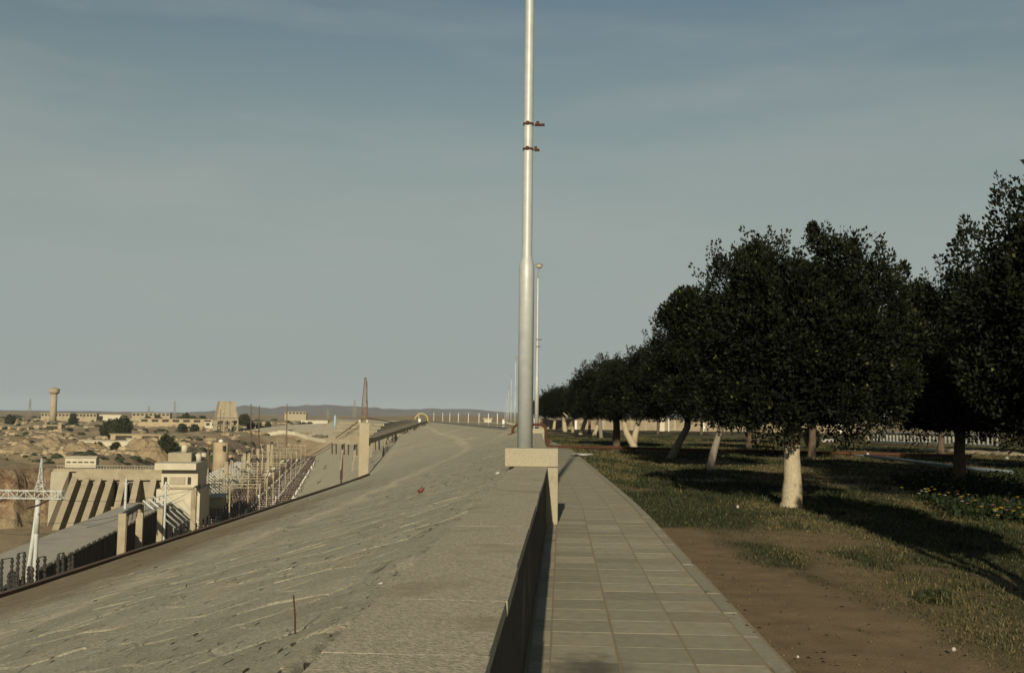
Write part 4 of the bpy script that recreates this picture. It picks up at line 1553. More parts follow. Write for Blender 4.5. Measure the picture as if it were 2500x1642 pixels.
for k, px in enumerate((2012, 2020, 2030, 2039)):
    h = on_z(px, 1079 - k * .5, 0)
    MB().lump((h.x, h.y, .15), (.22, .22, .2), 40 + k, 8, 5).build('stone', M['white_litter'], wb_, True)
h = on_z(2118, 1077)
o = MB().lathe([(.15, 0), (.26, .1), (.28, .35), (.16, .55), (.18, .62)], (h.x, h.y, 0), 12).build('clay_pot', M['pebble'], None, True, origin=(h.x, h.y, 0))
tag(o, 'tan clay pot standing in the shade below the balustrade', 'pot')
h = Vector((float(wx(100)) - 3.1, 100, .8))
h = on_y(1229, 1038, 100)
o = MB().box((h.x, 100, 1.25), (.22, .22, 1.0)).box((h.x, 100, 1.78), (.16, .16, .06)).build('marker_post', M['white_paint'], None, origin=(h.x, 100, .75))
tag(o, 'short stubby white marker post beside the thin far lamp posts', 'marker post')

# loose chips and grit on the dam face (uncountable)
for (nm, mat, cnt, s0_, seed) in (('stone_chips', 'pebble', 700, .005, 1), ('dark_debris', 'dark_chip', 1500, .0042, 2)):
    m = MB()
    g3 = random.Random(seed)
    for k in range(cnt):
        t_ = 2.6 * math.exp(g3.random() ** .8 * math.log(40 / 2.6))
        o_ = g3.random() ** 1.3 * min(9.5, .55 * t_ + .6)
        if float(fbm(np.array([o_ * 1.1]), np.array([t_ * .6]), 44, 3)[0]) < .44 + .15 * g3.random():
            continue
        f = on_face(t_, o_)
        s_ = s0_ * (.35 + g3.random() ** 2.5 * 1.8) * (1 + t_ * .05)
        e = 4.5 if nm == 'dark_debris' else 1.2
        m.lump((f.x, f.y, f.z), (s_ * (.7 + .6 * g3.random()), s_ * e * (.6 + g3.random()), s_ * .5), k, 5, 3)
    o = m.build(nm, M[mat], dam)
    o["kind"] = "stuff"
m = MB()
g3 = random.Random(9)
for k in range(200):
    yy = 6.2 + g3.random() ** 1.6 * 12
    xx = 1.6 + g3.random() ** 1.3 * 2.2
    s_ = .003 + .006 * g3.random() ** 3
    m.lump((xx, yy, -.03), (s_, s_, s_ * .8), k, 5, 3)
o = m.build('soil_grit', M['grit'])
tag(o, 'loose grit scattered on the bare soil beside the walk', 'grit', kind='stuff')

# ------------------------------------------------------------------ power station and switchyard below the dam
ZG = FLOOR


def sbox(m, u0, u1, v0, v1, z0, z1):
    a, b, c, d = S(u0, v0), S(u0, v1), S(u1, v1), S(u1, v0)
    return m.hexa([(a.x, a.y, z0), (b.x, b.y, z0), (c.x, c.y, z0), (d.x, d.y, z0)], [(a.x, a.y, z1), (b.x, b.y, z1), (c.x, c.y, z1), (d.x, d.y, z1)])


RZS = math.radians(12.6)

# long power house, roof and shaded side with bays
ph = thing('power_house', tuple(S(150, -60, ZG)), 'long low power house with a flat grey roof left of the switchyard', 'building')
sbox(MB(), 120, 344, -66.4, -54.6, ZG - 1, 1.66 - 28.6).build('wall', M['far_grey'], ph)
rf = sbox(MB(), 119, 345, -67, -54, 1.66 - 28.6, 1.66 - 28.0).build('roof', M['roof_grey'], ph)
m = MB()
for k in range(45):
    u = 122 + k * 5
    m.v += []
    sbox(m, u, u + 1.6, -54.0, -53.75, 1.66 - 28.5, 1.66 - 28.05)
o = m.build('eaves_block', M['roof_grey'], rf)
o["kind"] = "stuff"
sbox(MB(), 122, 342, -54.59, -54.40, ZG + 1, 1.66 - 28.9).build('side_shade_panel', M['dark_opening_and_shade'], ph)  # added near-black panel painting the shade on this side wall
for k in range(36):
    u = 124 + k * 6.1
    sbox(MB(), u, u + .5, -54.39, -54.28, ZG, 1.66 - 28.7).build('pilaster', M['terrace_brick'], ph)

# cream control building at the end of it
cb = thing('control_building', tuple(S(350, -58, ZG)), 'cream stepped control building with flat roof slabs and tanks on top', 'building')
sbox(MB(), 352, 378, -60.06, -45.95, ZG - 1, 1.66 - 24.2).build('base_block', M['far_white'], cb)
sbox(MB(), 353, 376, -58.77, -46.98, 1.66 - 24.2, 1.66 - 17.6).build('upper_floor', M['far_white'], cb)
rf = sbox(MB(), 349, 379, -60.4, -47.16, 1.66 - 17.6, 1.66 - 15.4).build('roof', M['far_white'], cb)
sbox(MB(), 362, 376, -58.34, -50.6, 1.66 - 15.4, 1.66 - 12.4).build('penthouse', M['far_concrete'], rf)
for (v0, v1) in ((-57.99, -56.96), (-56.1, -51.11), (-50.25, -49.22)):
    wdw = sbox(MB(), 352.7, 353.05, v0, v1, 1.66 - 22.6, 1.66 - 20.2).build('window', M['dark_opening_and_shade'] if v1 - v0 < 3 else M['far_grey'], cb)
sbox(MB(), 351.5, 353.05, -55.76, -46.98, 1.66 - 24.1, 1.66 - 23.6).build('ledge', M['far_concrete'], cb)
for k, (u, v) in enumerate(((366, -53.52), (367, -48.88), (372, -47.84), (376, -48.19))):
    p = S(u, v)
    MB().lathe([(1.1, 0), (1.1, 2.3), (.8, 2.6), (.1, 2.8)], (p.x, p.y, 1.66 - (12.4 if v < -50.6 else 15.4)), 14).build('water_tank', M['far_white'], cb, True)
wing = thing('annex_building', tuple(S(385, -40, ZG)), 'low cream annex with a dark flat roof right of the control building', 'building')
sbox(MB(), 404, 420, -56, -44.5, ZG, ZG + 9.0).build('wall', M['far_concrete'], wing)
sbox(MB(), 403, 421, -56.4, -44.1, ZG + 9.0, ZG + 9.6).build('roof', M['far_grey'], wing)

# intake dam with battered buttresses
idm = thing('intake_dam', tuple(S(402, -90, ZG)), 'concrete intake dam with sloping buttresses at the left', 'dam')
sbox(MB(), 401, 409, -100.1, -66, ZG - 1, 1.66 - 20.9).build('wall', M['far_grey'], idm)
sbox(MB(), 399.4, 410, -105.4, -65.9, 1.66 - 20.9, 1.66 - 19.9).build('deck', M['far_concrete'], idm)
sbox(MB(), 399.0, 401, -97.2, -66, 1.66 - 24.0, 1.66 - 20.9).build('cornice', M['far_concrete'], idm)
m = MB()
for k in range(37):
    sbox(m, 399.5, 399.7, -104 + k * 1.02, -103.87 + k * 1.02, 1.66 - 19.9, 1.66 - 18.7)
sbox(m, 399.5, 399.7, -104.5, -66, 1.66 - 18.75, 1.66 - 18.55)
m.build('railing', M['far_grey'], idm)
a0, a1 = S(401, -116), S(401, -107.5)
ab = MB()
zt = 1.66 - 20.9
p = [S(399, -106), S(399, -99.6), S(410, -99.6), S(410, -106)]
q = [S(388, -103.5), S(396, -99.6), S(410, -99.6), S(410, -103.5)]
ab.hexa([(c.x, c.y, ZG) for c in q], [(c.x, c.y, zt) for c in p]).build('abutment', M['far_grey'], idm)
for k, v in enumerate((-97.6, -93.3, -89.0, -84.7, -80.2, -75.2, -69.2)):
    zt, zb = 1.66 - 23.0, ZG - .5
    w = 1.1
    out = 24 if k < 4 else 16
    t_ = [S(399.2, v - w), S(399.2, v + w), S(402, v + w), S(402, v - w)]
    b_ = [S(399.2 - out, v - w), S(399.2 - out, v + w), S(402, v + w), S(402, v - w)]
    MB().hexa([(c.x, c.y, zb) for c in b_], [(c.x, c.y, zt) for c in t_]).build('buttress', M['far_concrete'], idm)
    if k < 6:
        sbox(MB(), 391, 392.4, v + w, v + 4.3 - w + .1, 1.66 - 36.5, 1.66 - 33.3).build('tie_beam', M['far_concrete'], idm)
        if k in (3, 4):
            sbox(MB(), 400.6, 401.1, v + w + .2, v + 4.3 - w - .2, 1.66 - 34, 1.66 - 25).build('opening', M['dark_opening_and_shade'], idm)
# long shed standing on the deck
sd = thing('white_shed', tuple(S(413, -92, -18)), 'long white shed with a row of slots behind the intake dam', 'building')
sbox(MB(), 412, 417, -104.6, -93.2, 1.66 - 20.4, 1.66 - 16.2).build('wall', M['far_white'], sd)
sbox(MB(), 411.5, 417.5, -105, -92.8, 1.66 - 16.2, 1.66 - 15.6).build('roof', M['far_grey'], sd)
for k in range(5):
    sbox(MB(), 411.9, 412.02, -104 + k * 2.15, -102.5 + k * 2.15, 1.66 - 18.2, 1.66 - 17.7).build('slot', M['dark_opening_and_shade'], sd)

# tubular A-frame pylon with lattice crossarm and spire
def lattice(m, p0, p1, w0, w1, n, r, faces=4):
    """square lattice mast / truss between two points"""
    p0, p1 = Vector(p0), Vector(p1)
    d = (p1 - p0).normalized()
    s = d.cross(Vector((0, 0, 1)))
    if s.length < 1e-3:
        s = Vector((VS[0], VS[1], 0))
    s.normalize()
    u = s.cross(d)
    rings = []
    for i in range(n + 1):
        f = i / n
        w = w0 + (w1 - w0) * f
        c = p0.lerp(p1, f)
        rings.append([c + s * (a * w / 2) + u * (b * w / 2) for a, b in ((-1, -1), (1, -1), (1, 1), (-1, 1))])
    for i in range(n):
        for k in range(4):
            m.beam(rings[i][k], rings[i + 1][k], r, r)
            k2 = (k + 1) % 4
            m.beam(rings[i + 1][k], rings[i + 1][k2], r * .7, r * .7)
            if (i + k) % 2:
                m.beam(rings[i][k], rings[i + 1][k2], r * .7, r * .7)
            else:
                m.beam(rings[i][k2], rings[i + 1][k], r * .7, r * .7)
    return m


PD = 165.0
PB = on_y(84, 1300, PD)
bx_, by_ = PB.x, PD
py = thing('power_pylon', (bx_, by_, ZG), 'pale tubular A-frame pylon with a lattice crossarm and spire', 'pylon')
ztop = on_y(84, 1216, PD).z
for dx in (-2.2, .4):
    MB().tube([(bx_ + dx, by_, ZG - .5), (bx_ + (dx + .5) * .15 + .25, by_, ztop - 5.0), (bx_ + .35, by_, ztop)], [.36, .34, .33], 12).build('leg', M['pale_steel'], py, True)
MB().tube([(bx_ + .35, by_, ztop - 5.8), (bx_ + .35, by_, ztop)], [.43, .43], 14).build('mast_sleeve', M['pale_steel'], py, True)
zb0 = on_y(84, 1216, PD).z
zb1 = on_y(84, 1197, PD).z
cr_ = lattice(MB(), (bx_ - 12, by_, (zb0 + zb1) / 2), (bx_ + 4.6, by_, (zb0 + zb1) / 2), zb1 - zb0, zb1 - zb0, 11, .12).build('crossarm', M['pale_steel'], py)
ztip = on_y(96, 1118, PD).z
lattice(MB(), (bx_ + .6, by_, zb1), (bx_ + .6, by_, zb1 + (ztip - zb1) * .3), 1.4, .75, 2, .12).build('spire_base', M['pale_steel'], py)
lattice(MB(), (bx_ + .6, by_, zb1 + (ztip - zb1) * .3), (bx_ + .6, by_, ztip), .66, .1, 6, .10).build('spire', M['pale_steel'], py)
for dx in (-5.0, 2.6):
    MB().tube([(bx_ + dx, by_ - .3, zb0), (bx_ + dx - 1.0, by_ - 2.0, zb0 - .9), (bx_ + dx - 2.0, by_ - 4.0, zb0 - 1.3)], .16, 6).build('insulator_string', M['insulator'], py)


# concrete portal frames
def portal(px1, px2, ytop, d, cw, label, beam='black_iron', second=True):
    p1 = on_y(px1, ytop, d)
    d2 = d * (1 + .12)
    p2 = on_y(px2, ytop, d2)
    t = thing('portal_frame', (p1.x, d, ZG), label, 'portal frame', 'concrete portal frames of the switchyard')
    MB().box((p1.x, d, (ZG + p1.z) / 2), (cw, cw * .8, p1.z - ZG), RZS).build('column', M['far_concrete'], t)
    MB().box((p2.x, d2, (ZG + p1.z) / 2), (cw, cw * .8, p1.z - ZG), RZS).build('column', M['far_concrete'], t)
    MB().beam((p1.x, d, p1.z - .6), (p2.x, d2, p1.z - .6), .9, 1.1).build('beam', M[beam], t)
    m = MB()
    for f in (.3, .55, .8):
        a = Vector((p1.x, d, p1.z - 1.1)).lerp(Vector((p2.x, d2, p1.z - 1.1)), f)
        m.tube([a, a + Vector((.1, -.3, -1.0)), a + Vector((.2, -.9, -2.1))], [.16, .2, .12], 6)
    m.build('insulator_strings', M['insulator'], t)
    m = MB().box((p1.x + cw * .62, d - .1, (ZG + p1.z) / 2), (cw * .18, cw * .3, p1.z - ZG - 1.0), RZS)
    m.build('cable_duct', M['terrace_brick'], t)
    return t


portal(300, 342, 1252, 232, 1.7, 'nearest concrete portal frame, its column base cut off by the dam face')
portal(474, 497, 1190, 322, 1.55, 'second concrete portal frame with a dark beam, mid switchyard')
portal(553, 566, 1126, 480, 1.7, 'third portal frame, its tall column among the slanting tubes')
portal(597, 608, 1106, 560, 1.8, 'fourth portal frame, right of the slanting tubes')
portal(630, 640, 1094, 640, 1.8, 'fifth portal frame in the receding line')
portal(655, 664, 1084, 740, 1.9, 'sixth and farthest portal frame of the line')
p = on_y(392, 1240, 262)
t = thing('portal_frame', (p.x, 262, ZG), 'lone concrete column between the first and second portal frames', 'column')
MB().box((p.x, 262, (ZG + p.z) / 2), (1.4, 1.2, p.z - ZG), RZS).build('column', M['far_concrete'], t)
MB().tube([(p.x + 1.2, 262, ZG), (p.x + 1.2, 262, p.z + 7)], .3, 8).build('side_pole', M['pale_steel'], t)
m = MB()
for a in (-1, 1):
    m.beam((p.x + 1.2, 262, p.z + 7), (p.x + 1.2 + a * 1.3, 262, p.z + 5.0), .12, .12)
    m.beam((p.x + 1.2, 262, p.z + 6.2), (p.x + 1.2 + a * .9, 262, p.z + 4.6), .12, .12)
m.build('insulator_fork', M['insulator'], t)
p = on_y(308, 1180, 300)
t = thing('lightning_pole', (p.x, 300, ZG), 'slim white pole with a forked top before the buttresses', 'pole')
MB().tube([(p.x, 300, ZG), (p.x, 300, p.z - 1), (p.x, 300, p.z + 1.8)], [.45, .4, .2], 8).build('pole', M['pale_steel'], t)
m = MB()
for a in (-1, 1):
    m.beam((p.x, 300, p.z - .6), (p.x + a * 1.0, 300, p.z + .6), .14, .14)
m.build('fork', M['pale_steel'], t)

# slanting busbar tubes stepping away between the power house and the yard
sb_me = None
for k in range(40):
    u = 318 + k * 8.2
    base = S(u, -54, ZG)
    lab = ('slanting white busbar tube, %s from the near end of the row' % ['nearest', 'second', 'third', 'fourth', 'fifth', 'sixth', 'seventh', 'eighth', 'ninth', 'tenth'][k]) if k < 10 else 'slanting white busbar tube in the far part of the row'
    t = thing('busbar_tube', tuple(base), lab, 'busbar', 'slanting white tubes stepping away through the switchyard')
    if sb_me is None:
        a, b = S(u, -58, 1.66 - 25.2), S(u + 1.5, -48.5, 1.66 - 33.6)
        o1 = MB().tube([a, b], .30, 7).build('tube', M['pale_steel'], t, True)
        m = MB().beam(S(u, -57.4, ZG), S(u, -57.4, 1.66 - 25.6), .32, .32)
        m.beam(S(u + 1.4, -49, ZG), S(u + 1.4, -49, 1.66 - 33.4), .32, .32)
        o2 = m.build('stand', M['lamp_metal'], t)
        sb_me = (o1.data, o2.data)
    else:
        part('tube', sb_me[0], t)
        part('stand', sb_me[1], t)


# insulator racks
def rack_mesh(w, n, h, frame_h, r):
    m1, m2 = MB(), MB()
    m1.box((0, 0, frame_h), (w, .7, .5)).box((0, -1.6, frame_h * .45), (w, .9, .30)).box((0, -3.0, frame_h * .2), (w, .9, .25))
    for k in range(4):
        x = -w / 2 + w * (k + .5) / 4
        m1.box((x, 0, frame_h / 2), (.25, .3, frame_h))
    for k in range(n):
        x = -w / 2 + w * (k + .5) / n
        prof = []
        for j in range(4):
            z = h * j / 4
            prof += [(r * .62, z), (r, z + h * .06), (r, z + h * .13), (r * .62, z + h * .19)]
        m2.lathe(prof + [(r * .5, h), (.02, h + .05)], (x, 0, frame_h + .17), 6)
    out = []
    for m, nm, mt in ((m1, 'frame', 'white_paint'), (m2, 'insulator_row', 'insulator')):
        me = bpy.data.meshes.new(nm)
        me.from_pydata([tuple(p) for p in m.v], [], m.f)
        me.materials.append(M[mt])
        out.append(me)
    return out


RK_C = rack_mesh(5.8, 4, 3.0, 1.6, .34)
RK_A = rack_mesh(6.8, 5, 3.1, 1.6, .35)
RK_B = rack_mesh(8.0, 6, 3.2, 1.7, .30)
RK_D = rack_mesh(4.6, 4, 3.8, 1.2, .45)


def rack(u, v, kind, label, group, rz=0.0):
    t = thing('insulator_rack', tuple(S(u, v, ZG)), label, 'insulator rack', group, RZS + rz)
    part('frame', kind[0], t)
    o = part('insulator_row', kind[1], t)
    o["kind"] = "stuff"
    return t


ORD = ['nearest', 'second', 'third', 'fourth', 'fifth', 'sixth', 'seventh', 'eighth', 'ninth', 'tenth']


def which(k, one, rest):
    """the ten nearest of a row can be told apart, the rest cannot"""
    return one % ORD[k] if k < 10 else rest


u, k = 405.0, 0
while u < 1000:
    rack(u, -31.6, RK_A, which(k, 'dark insulators on white frame, %s from the near end of the left long row', 'dark insulators on a white frame, far part of the left long row'),
         'left long row of insulator racks')
    rack(u + 2, -24.2, RK_C, which(k, 'white framed insulators, %s from the near end of the row beside the dam',
                                   'dark insulators on a white frame, far part of the row beside the dam face'), 'right long row of insulator racks')
    u += 9.5 * (u / 405) ** .9
    k += 1
u, k = 330.0, 0
while u < 640:
    rack(u, -45.0, RK_B, which(k, 'tall dark insulator rack below the slanting tubes, %s from the near end', 'tall dark insulator rack below the farther slanting tubes'),
         'insulator racks below the slanting tubes')
    u += 10.5
    k += 1
PW = ['nearest the power house', 'at the near right', 'second by the power house', 'left of the first portal column', 'behind the first portal', 'right of the second column',
      'by the power house wall', 'at the dam foot', 'before the lone column', 'behind the lone column', 'close under the dam lip', 'between the portal frames']
for k, (u, v) in enumerate(((236, -52), (244, -47), (252, -52), (262, -46), (272, -50), (282, -45), (292, -49), (268, -41), (300, -44), (310, -48), (258, -41.5), (288, -40))):
    rack(u, v, RK_B, 'insulator rack %s, in the near part of the yard' % PW[k], 'racks by the first portal frame', .5 if int(u) % 3 else 0)

# black breaker row left of the two long rows
u, k = 380.0, 0
while u < 900:
    rack(u, -40.0, RK_D, which(k, 'black breaker stack, %s from the near end of the dark breaker row', 'black breaker stack in the far part of the dark breaker row'),
         'black breaker stacks in a row')
    u += 8.0 * (u / 380) ** .8
    k += 1
# thin steel gantries spanning the yard
for k, u in enumerate((372, 408, 446, 492, 545, 606, 676, 756, 846)):
    zt = 1.66 - (23.5 if k < 5 else 21.5)
    t = thing('steel_gantry', tuple(S(u, -38, ZG)), 'thin cream steel gantry over the yard, %s from the near end' %
              ['first', 'second', 'third', 'fourth', 'fifth', 'sixth', 'seventh', 'eighth', 'last'][k], 'gantry', 'thin gantries spanning the switchyard')
    for v in (-50.5, -38.2, -27.8):
        m = MB().beam(S(u, v, ZG), S(u, v, zt + (3.5 if v < -50 else 0)), .40, .40)
        m.build('post', M['far_concrete'], t)
    m = MB().beam(S(u, -51, zt - .3), S(u, -27.4, zt - .3), .35, .30)
    m.beam(S(u, -51, zt - 1.5), S(u, -27.4, zt - 1.5), .25, .22)
    for j in range(12):
        m.beam(S(u, -51 + j * 1.96, zt - (.3 if j % 2 else 1.5)), S(u, -51 + (j + 1) * 1.96, zt - (1.5 if j % 2 else .3)), .16, .16)
    m.build('truss', M['far_concrete'], t)
    m = MB()
    for j in range(7):
        a = S(u, -48 + j * 3.0, zt - 1.6)
        m.tube([a, a + Vector((.1, -.2, -1.8))], [.13, .16], 5)
    m.build('insulator_strings', M['insulator'], t)
# tangle of small fittings between the rows (uncountable)
for (nm, mt, cnt, seed) in (('switchgear_clutter', 'insulator', 520, 3), ('pale_fittings', 'white_paint', 330, 4)):
    m = MB()
    g3 = random.Random(seed)
    for k in range(cnt):
        u = 200 * math.exp(g3.random() * math.log(960 / 200))
        lo, hi = (-53, -40) if u < 330 else (-53.5, -17.5)
        v = g3.uniform(lo, hi)
        p = S(u, v, ZG)
        h_ = g3.uniform(1.2, 5.5) if mt == 'insulator' else g3.uniform(.8, 3.6)
        if mt == 'insulator':
            m.beam(p, p + Vector((0, 0, h_ * .5)), .18, .18)
            m.lathe([(.12, 0), (.26, h_ * .12), (.14, h_ * .2), (.26, h_ * .3), (.10, h_ * .5)], p + Vector((0, 0, h_ * .5)), 5)
        else:
            m.box(p + Vector((0, 0, h_ * .5)), (g3.uniform(.5, 2.6), g3.uniform(.4, 1.2), g3.uniform(.3, h_)), RZS)
    o = m.build(nm, M[mt])
    tag(o, {'switchgear_clutter': 'tangle of small dark insulator posts between the switchyard rows', 'pale_fittings': 'scatter of small white boxes and bars between the switchyard rows'}[nm],
        'switchgear', kind='stuff')

# tall black isolator pairs in the near corner
PXS = [(5, 30, 1362), (45, 60, 1348), (93, 110, 1358), (143, 155, 1349), (170, 178, 1352), (22, 36, 1395), (80, 70, 1382)]
for k, (xa, xb, yt) in enumerate(PXS):
    d = 150.0 - (k % 2) * 5
    a, b = on_y(xa, yt + 3, d), on_y(xb, yt, d + 5)
    t = thing('isolator_pair', (a.x, a.y, ZG), 'tall black isolator pair, %s in the near left corner' %
              ['leftmost', 'left of the pylon legs', 'right of the pylon legs', 'second right of the pylon legs', 'rightmost', 'shorter one at the left', 'shorter one behind the pylon legs'][k], 'isolator', 'black isolator pairs in the near corner')
    for c in (a, b):
        prof = []
        hh = c.z - ZG
        for j in range(9):
            z = hh * .62 + hh * .38 * j / 9
            prof += [(.17, z), (.29, z + hh * .01), (.29, z + hh * .022), (.17, z + hh * .03)]
        MB().lathe([(.42, -.3), (.36, hh * .61)] + prof + [(.2, hh), (.05, hh + .1)], (c.x, c.y, ZG), 8).build('column', M['black_iron'], t)
        MB().beam((c.x, c.y, c.z - .3), (c.x + 1.2, c.y - 1, ZG + hh * .55), .13, .13).build('stay', M['black_iron'], t)
    MB().beam((a.x, a.y, a.z + .05), (b.x, b.y, b.z + .05), .12, .12).build('bar', M['black_iron'], t)
for k, (px, py_, d, w) in enumerate(((212, 1412, 192, 5.0), (243, 1394, 205, 4.4), (166, 1418, 172, 2.0), (530, 1268, 405, 3.0))):
    p = on_y(px, py_, d)
    t = thing('switch_cabinet', (p.x, d, ZG), ['cream transformer box behind the isolator pairs', 'cream transformer box left of the first portal frame',
              'small white cabinet beside the tall black isolators', 'small white cabinet below the slanting tubes'][k], 'cabinet')
    bh = max(p.z, ZG + 3.0)
    MB().box((p.x, d, (ZG + bh) / 2), (w, 3.5, bh - ZG), RZS).build('body', M['far_white'], t)
    MB().box((p.x, d, bh + .15), (w + .5, 4.0, .3), RZS).build('lid', M['far_concrete'], t)
    MB().box((p.x - .2, d - 1.9, bh - 1.8), (w * .3, .2, 2.4), RZS).build('door', M['far_grey'], t)

# round stone tower with a white dome
TD = 560.0
p = on_y(539, 1112, TD)
tw = thing('round_tower', (p.x, TD, ZG), 'round tan stone tower with a small white dome and a mast', 'tower')
zt = on_y(539, 1080, TD).z
MB().lathe([(4.4, 0), (4.2, zt - ZG), (3.9, zt - ZG + .2), (.3, zt - ZG + .3)], (p.x, TD, ZG), 24).build('wall', M['mud'], tw, True)
MB().lathe([(1.5, 0), (1.35, .8), (.85, 1.4), (.1, 1.7)], (p.x + .2, TD - 1, zt + .3), 16).build('dome', M['white_paint'], tw, True)
MB().beam((p.x - .6, TD - 1, zt), (p.x - .6, TD - 1, zt + 19), .3, .3).beam((p.x + .9, TD - 1, zt), (p.x + .9, TD - 1, zt + 17), .22, .22).build('mast', M['rust_lattice'], tw)
MB().box((p.x + 3.0, TD - 3, zt - 3), (1.1, 3, 2.8)).build('doorway', M['dark_opening_and_shade'], tw)

# masts
for k, (px, yb, yt, d, w) in enumerate(((458, 1190, 1092, 420, .9), (508, 1165, 1085, 470, .8), (632, 1110, 990, 700, .8), (612, 1130, 985, 720, .7),
                                        (700, 1090, 985, 800, .7), (895, 1040, 930, 300, .35))):
    a = on_y(px, yb, d)
    b = on_y(px + 1, yt, d)
    zb = min(a.z, th(a.x, d))
    t = thing('lattice_mast', (a.x, d, zb), ['thin rusty mast before the control building', 'thin rusty mast right of the control building',
              'tall thin mast above the switchyard beneath the hills', 'tall thin mast left of the hills', 'thin mast in front of the far hills',
              'thin wire mast just right of the brown lattice tower'][k], 'mast')
    lattice(MB(), (a.x, d, zb), (b.x, d, b.z), w * 1.6, w * .5, 10, w * .22).build('mast', M['rust_lattice'], t)

# concrete column with brown lattice tower, and the inclined runs of troughs behind
GD = 165.0
p = on_y(886, 1170, GD)
gt = thing('lattice_tower', (p.x, GD, p.z - 6), 'brown lattice tower on a tall square concrete column at the dam face', 'tower')
zc = on_y(886, 1031, GD).z
MB().box((p.x, GD, (p.z - 6 + zc) / 2), (1.6, 1.6, zc - p.z + 6), RZS).build('column', M['far_concrete'], gt)
zl = on_y(886, 921, GD).z
lattice(MB(), (p.x, GD, zc - .4), (p.x, GD, zc + .5 * (zl - zc)), 1.15, .8, 6, .10).build('lower_lattice', M['rust_lattice'], gt)
lattice(MB(), (p.x, GD, zc + .5 * (zl - zc)), (p.x, GD, zl), .8, .22, 7, .085).build('upper_lattice', M['rust_lattice'], gt)
pa = on_y(820, 1068, GD + 6)
MB().beam((p.x - .4, GD, zc + .6), tuple(pa), .14, .14).build('stay', M['rust_lattice'], gt)
pb = on_y(958, 1030, GD + 40)
MB().beam((p.x + .4, GD, zc + .8), tuple(pb), .12, .12).build('stay', M['rust_lattice'], gt)
for s_ in (-1, 1):
    MB().lathe([(.22, 0), (.22, .45), (.05, .5)], (p.x + s_ * .62, GD - .7, zc), 8).build('insulator', M['far_white'], gt)
p2 = on_y(833, 1170, 190)
t = thing('isolator_column', (p2.x, 190, p2.z - 4), 'slim dark insulator column left of the brown lattice tower', 'isolator')
z2 = on_y(845, 1103, 190).z
prof = []
hh = z2 - p2.z
for j in range(12):
    z = 4 + hh * j / 12
    prof += [(.18, z), (.30, z + .15), (.30, z + .3), (.18, z + .45)]
MB().lathe([(.3, 0)] + prof + [(.05, 4 + hh)], (p2.x, 190, p2.z - 4), 8).build('column', M['insulator'], t)
RUNW = ['nearest of the parallel concrete troughs, running from the lattice tower up to the crest', 'second concrete trough behind the lattice tower',
        'third concrete trough behind the lattice tower', 'fourth concrete trough behind the lattice tower', 'fifth concrete trough behind the lattice tower',
        'sixth and farthest concrete trough behind the lattice tower']
for k in range(6):
    s_ = 1 + k * .17
    A = on_y(800 + k * 6, 1076 - k * 9, (GD + 8) * s_)
    B = on_y(890 + k * 9, 1079 - k * 8.5, GD * s_)
    C = on_y(1040 - k * 9, 1029 - k * .6, 330 + k * 25)
    t = thing('cable_trough', tuple(B), RUNW[k], 'trough', 'concrete troughs behind the lattice tower')
    w = .85 if k < 2 else .7
    MB().beam(A, B, w, w).build('level_run', M['far_concrete'], t)
    MB().beam(B, C, w, w).build('inclined_run', M['far_concrete'], t)
    for (P_, Q_, n_) in ((A, B, 3), (B, C, 5)):
        for j in range(n_):
            a = P_.lerp(Q_, (j + .6) / n_)
            gz = min(float(th(a.x, a.y)) + 2.0, a.z - 1.2)
            if k == 0:
                m = MB()
                for dx in (-.35, .35):
                    m.tube([(a.x + dx, a.y - .5, a.z - .3), (a.x + dx + .1, a.y - .6, a.z - 2.2)], .13, 6)
                m.build('hanger_pair', M['insulator'], t)
            MB().beam((a.x + 1.2, a.y + 1, a.z - .4), (a.x + .4, a.y + 3, a.z - 5.0), .3, .3).build('trestle_leg', M['far_grey'], t)
p = on_y(1029, 1026, 330)
ya_ = thing('pipe_arch', (p.x, 330, p.z - 1), 'yellow pipe arch at the top of the concrete troughs', 'pipe')
MB().tube([(p.x - 2.3 + 0, 330, p.z + .2)] + arc((p.x, 330, p.z + .2), 2.1, math.pi * .93, 0, 12, (1, 0, 0), (0, 0, 1)) + [(p.x + 2.1, 330, p.z - 1.5)],
          .24, 10).build('pipe', M['yellow'], ya_, True)
MB().box((p.x - .6, 330, p.z - .6), (.8, .8, 2.4)).build('pier', M['white_paint'], ya_)
q = on_y(818, 1024, 620)
bt = MB().lathe([(.75, -4), (.8, 0), (.75, 3.0), (.45, 4.6), (.1, 4.9)], (q.x, 620, q.z - 2), 12).build('blue_tank', M['pale_blue'], None, True, origin=(q.x, 620, q.z - 6))
tag(bt, 'narrow pale blue tank standing at the foot of the hills', 'tank')

# guard rail on the far crest edge, white posts behind it
gr = thing('guard_rail', (float(cx(100)), 100, .8), 'long low dark guard rail along the far crest edge', 'guard rail')
m, m2 = MB(), MB()
yy = 84.0
while yy < 410:
    ny = yy + 4
    m.beam((float(cx(yy)) + .5, yy, 1.28), (float(cx(ny)) + .5, ny, 1.28), .18, .16)
    m2.beam((float(cx(yy)) + .5, yy, .98), (float(cx(ny)) + .5, ny, .98), .35, .30)
    yy = ny
m.build('rail', M['far_grey'], gr)
m2.build('kerb', M['lamp_metal'], gr)
for k, yy in enumerate((135, 150, 170, 200, 240, 290, 350, 420, 500)):
    x = float(cx(yy)) + 3.5
    o = MB().tube([(x, yy, .6), (x, yy, 1.66 + 18 / 2430 * yy)], .03 + yy * .00018, 6).build('white_post', M['white_paint'], None, origin=(x, yy, .8))
    tag(o, 'thin white post number %s from the right behind the guard rail' % ['one', 'two', 'three', 'four', 'five', 'six', 'seven', 'eight', 'nine'][k],
        'post', 'thin white posts behind the guard rail')

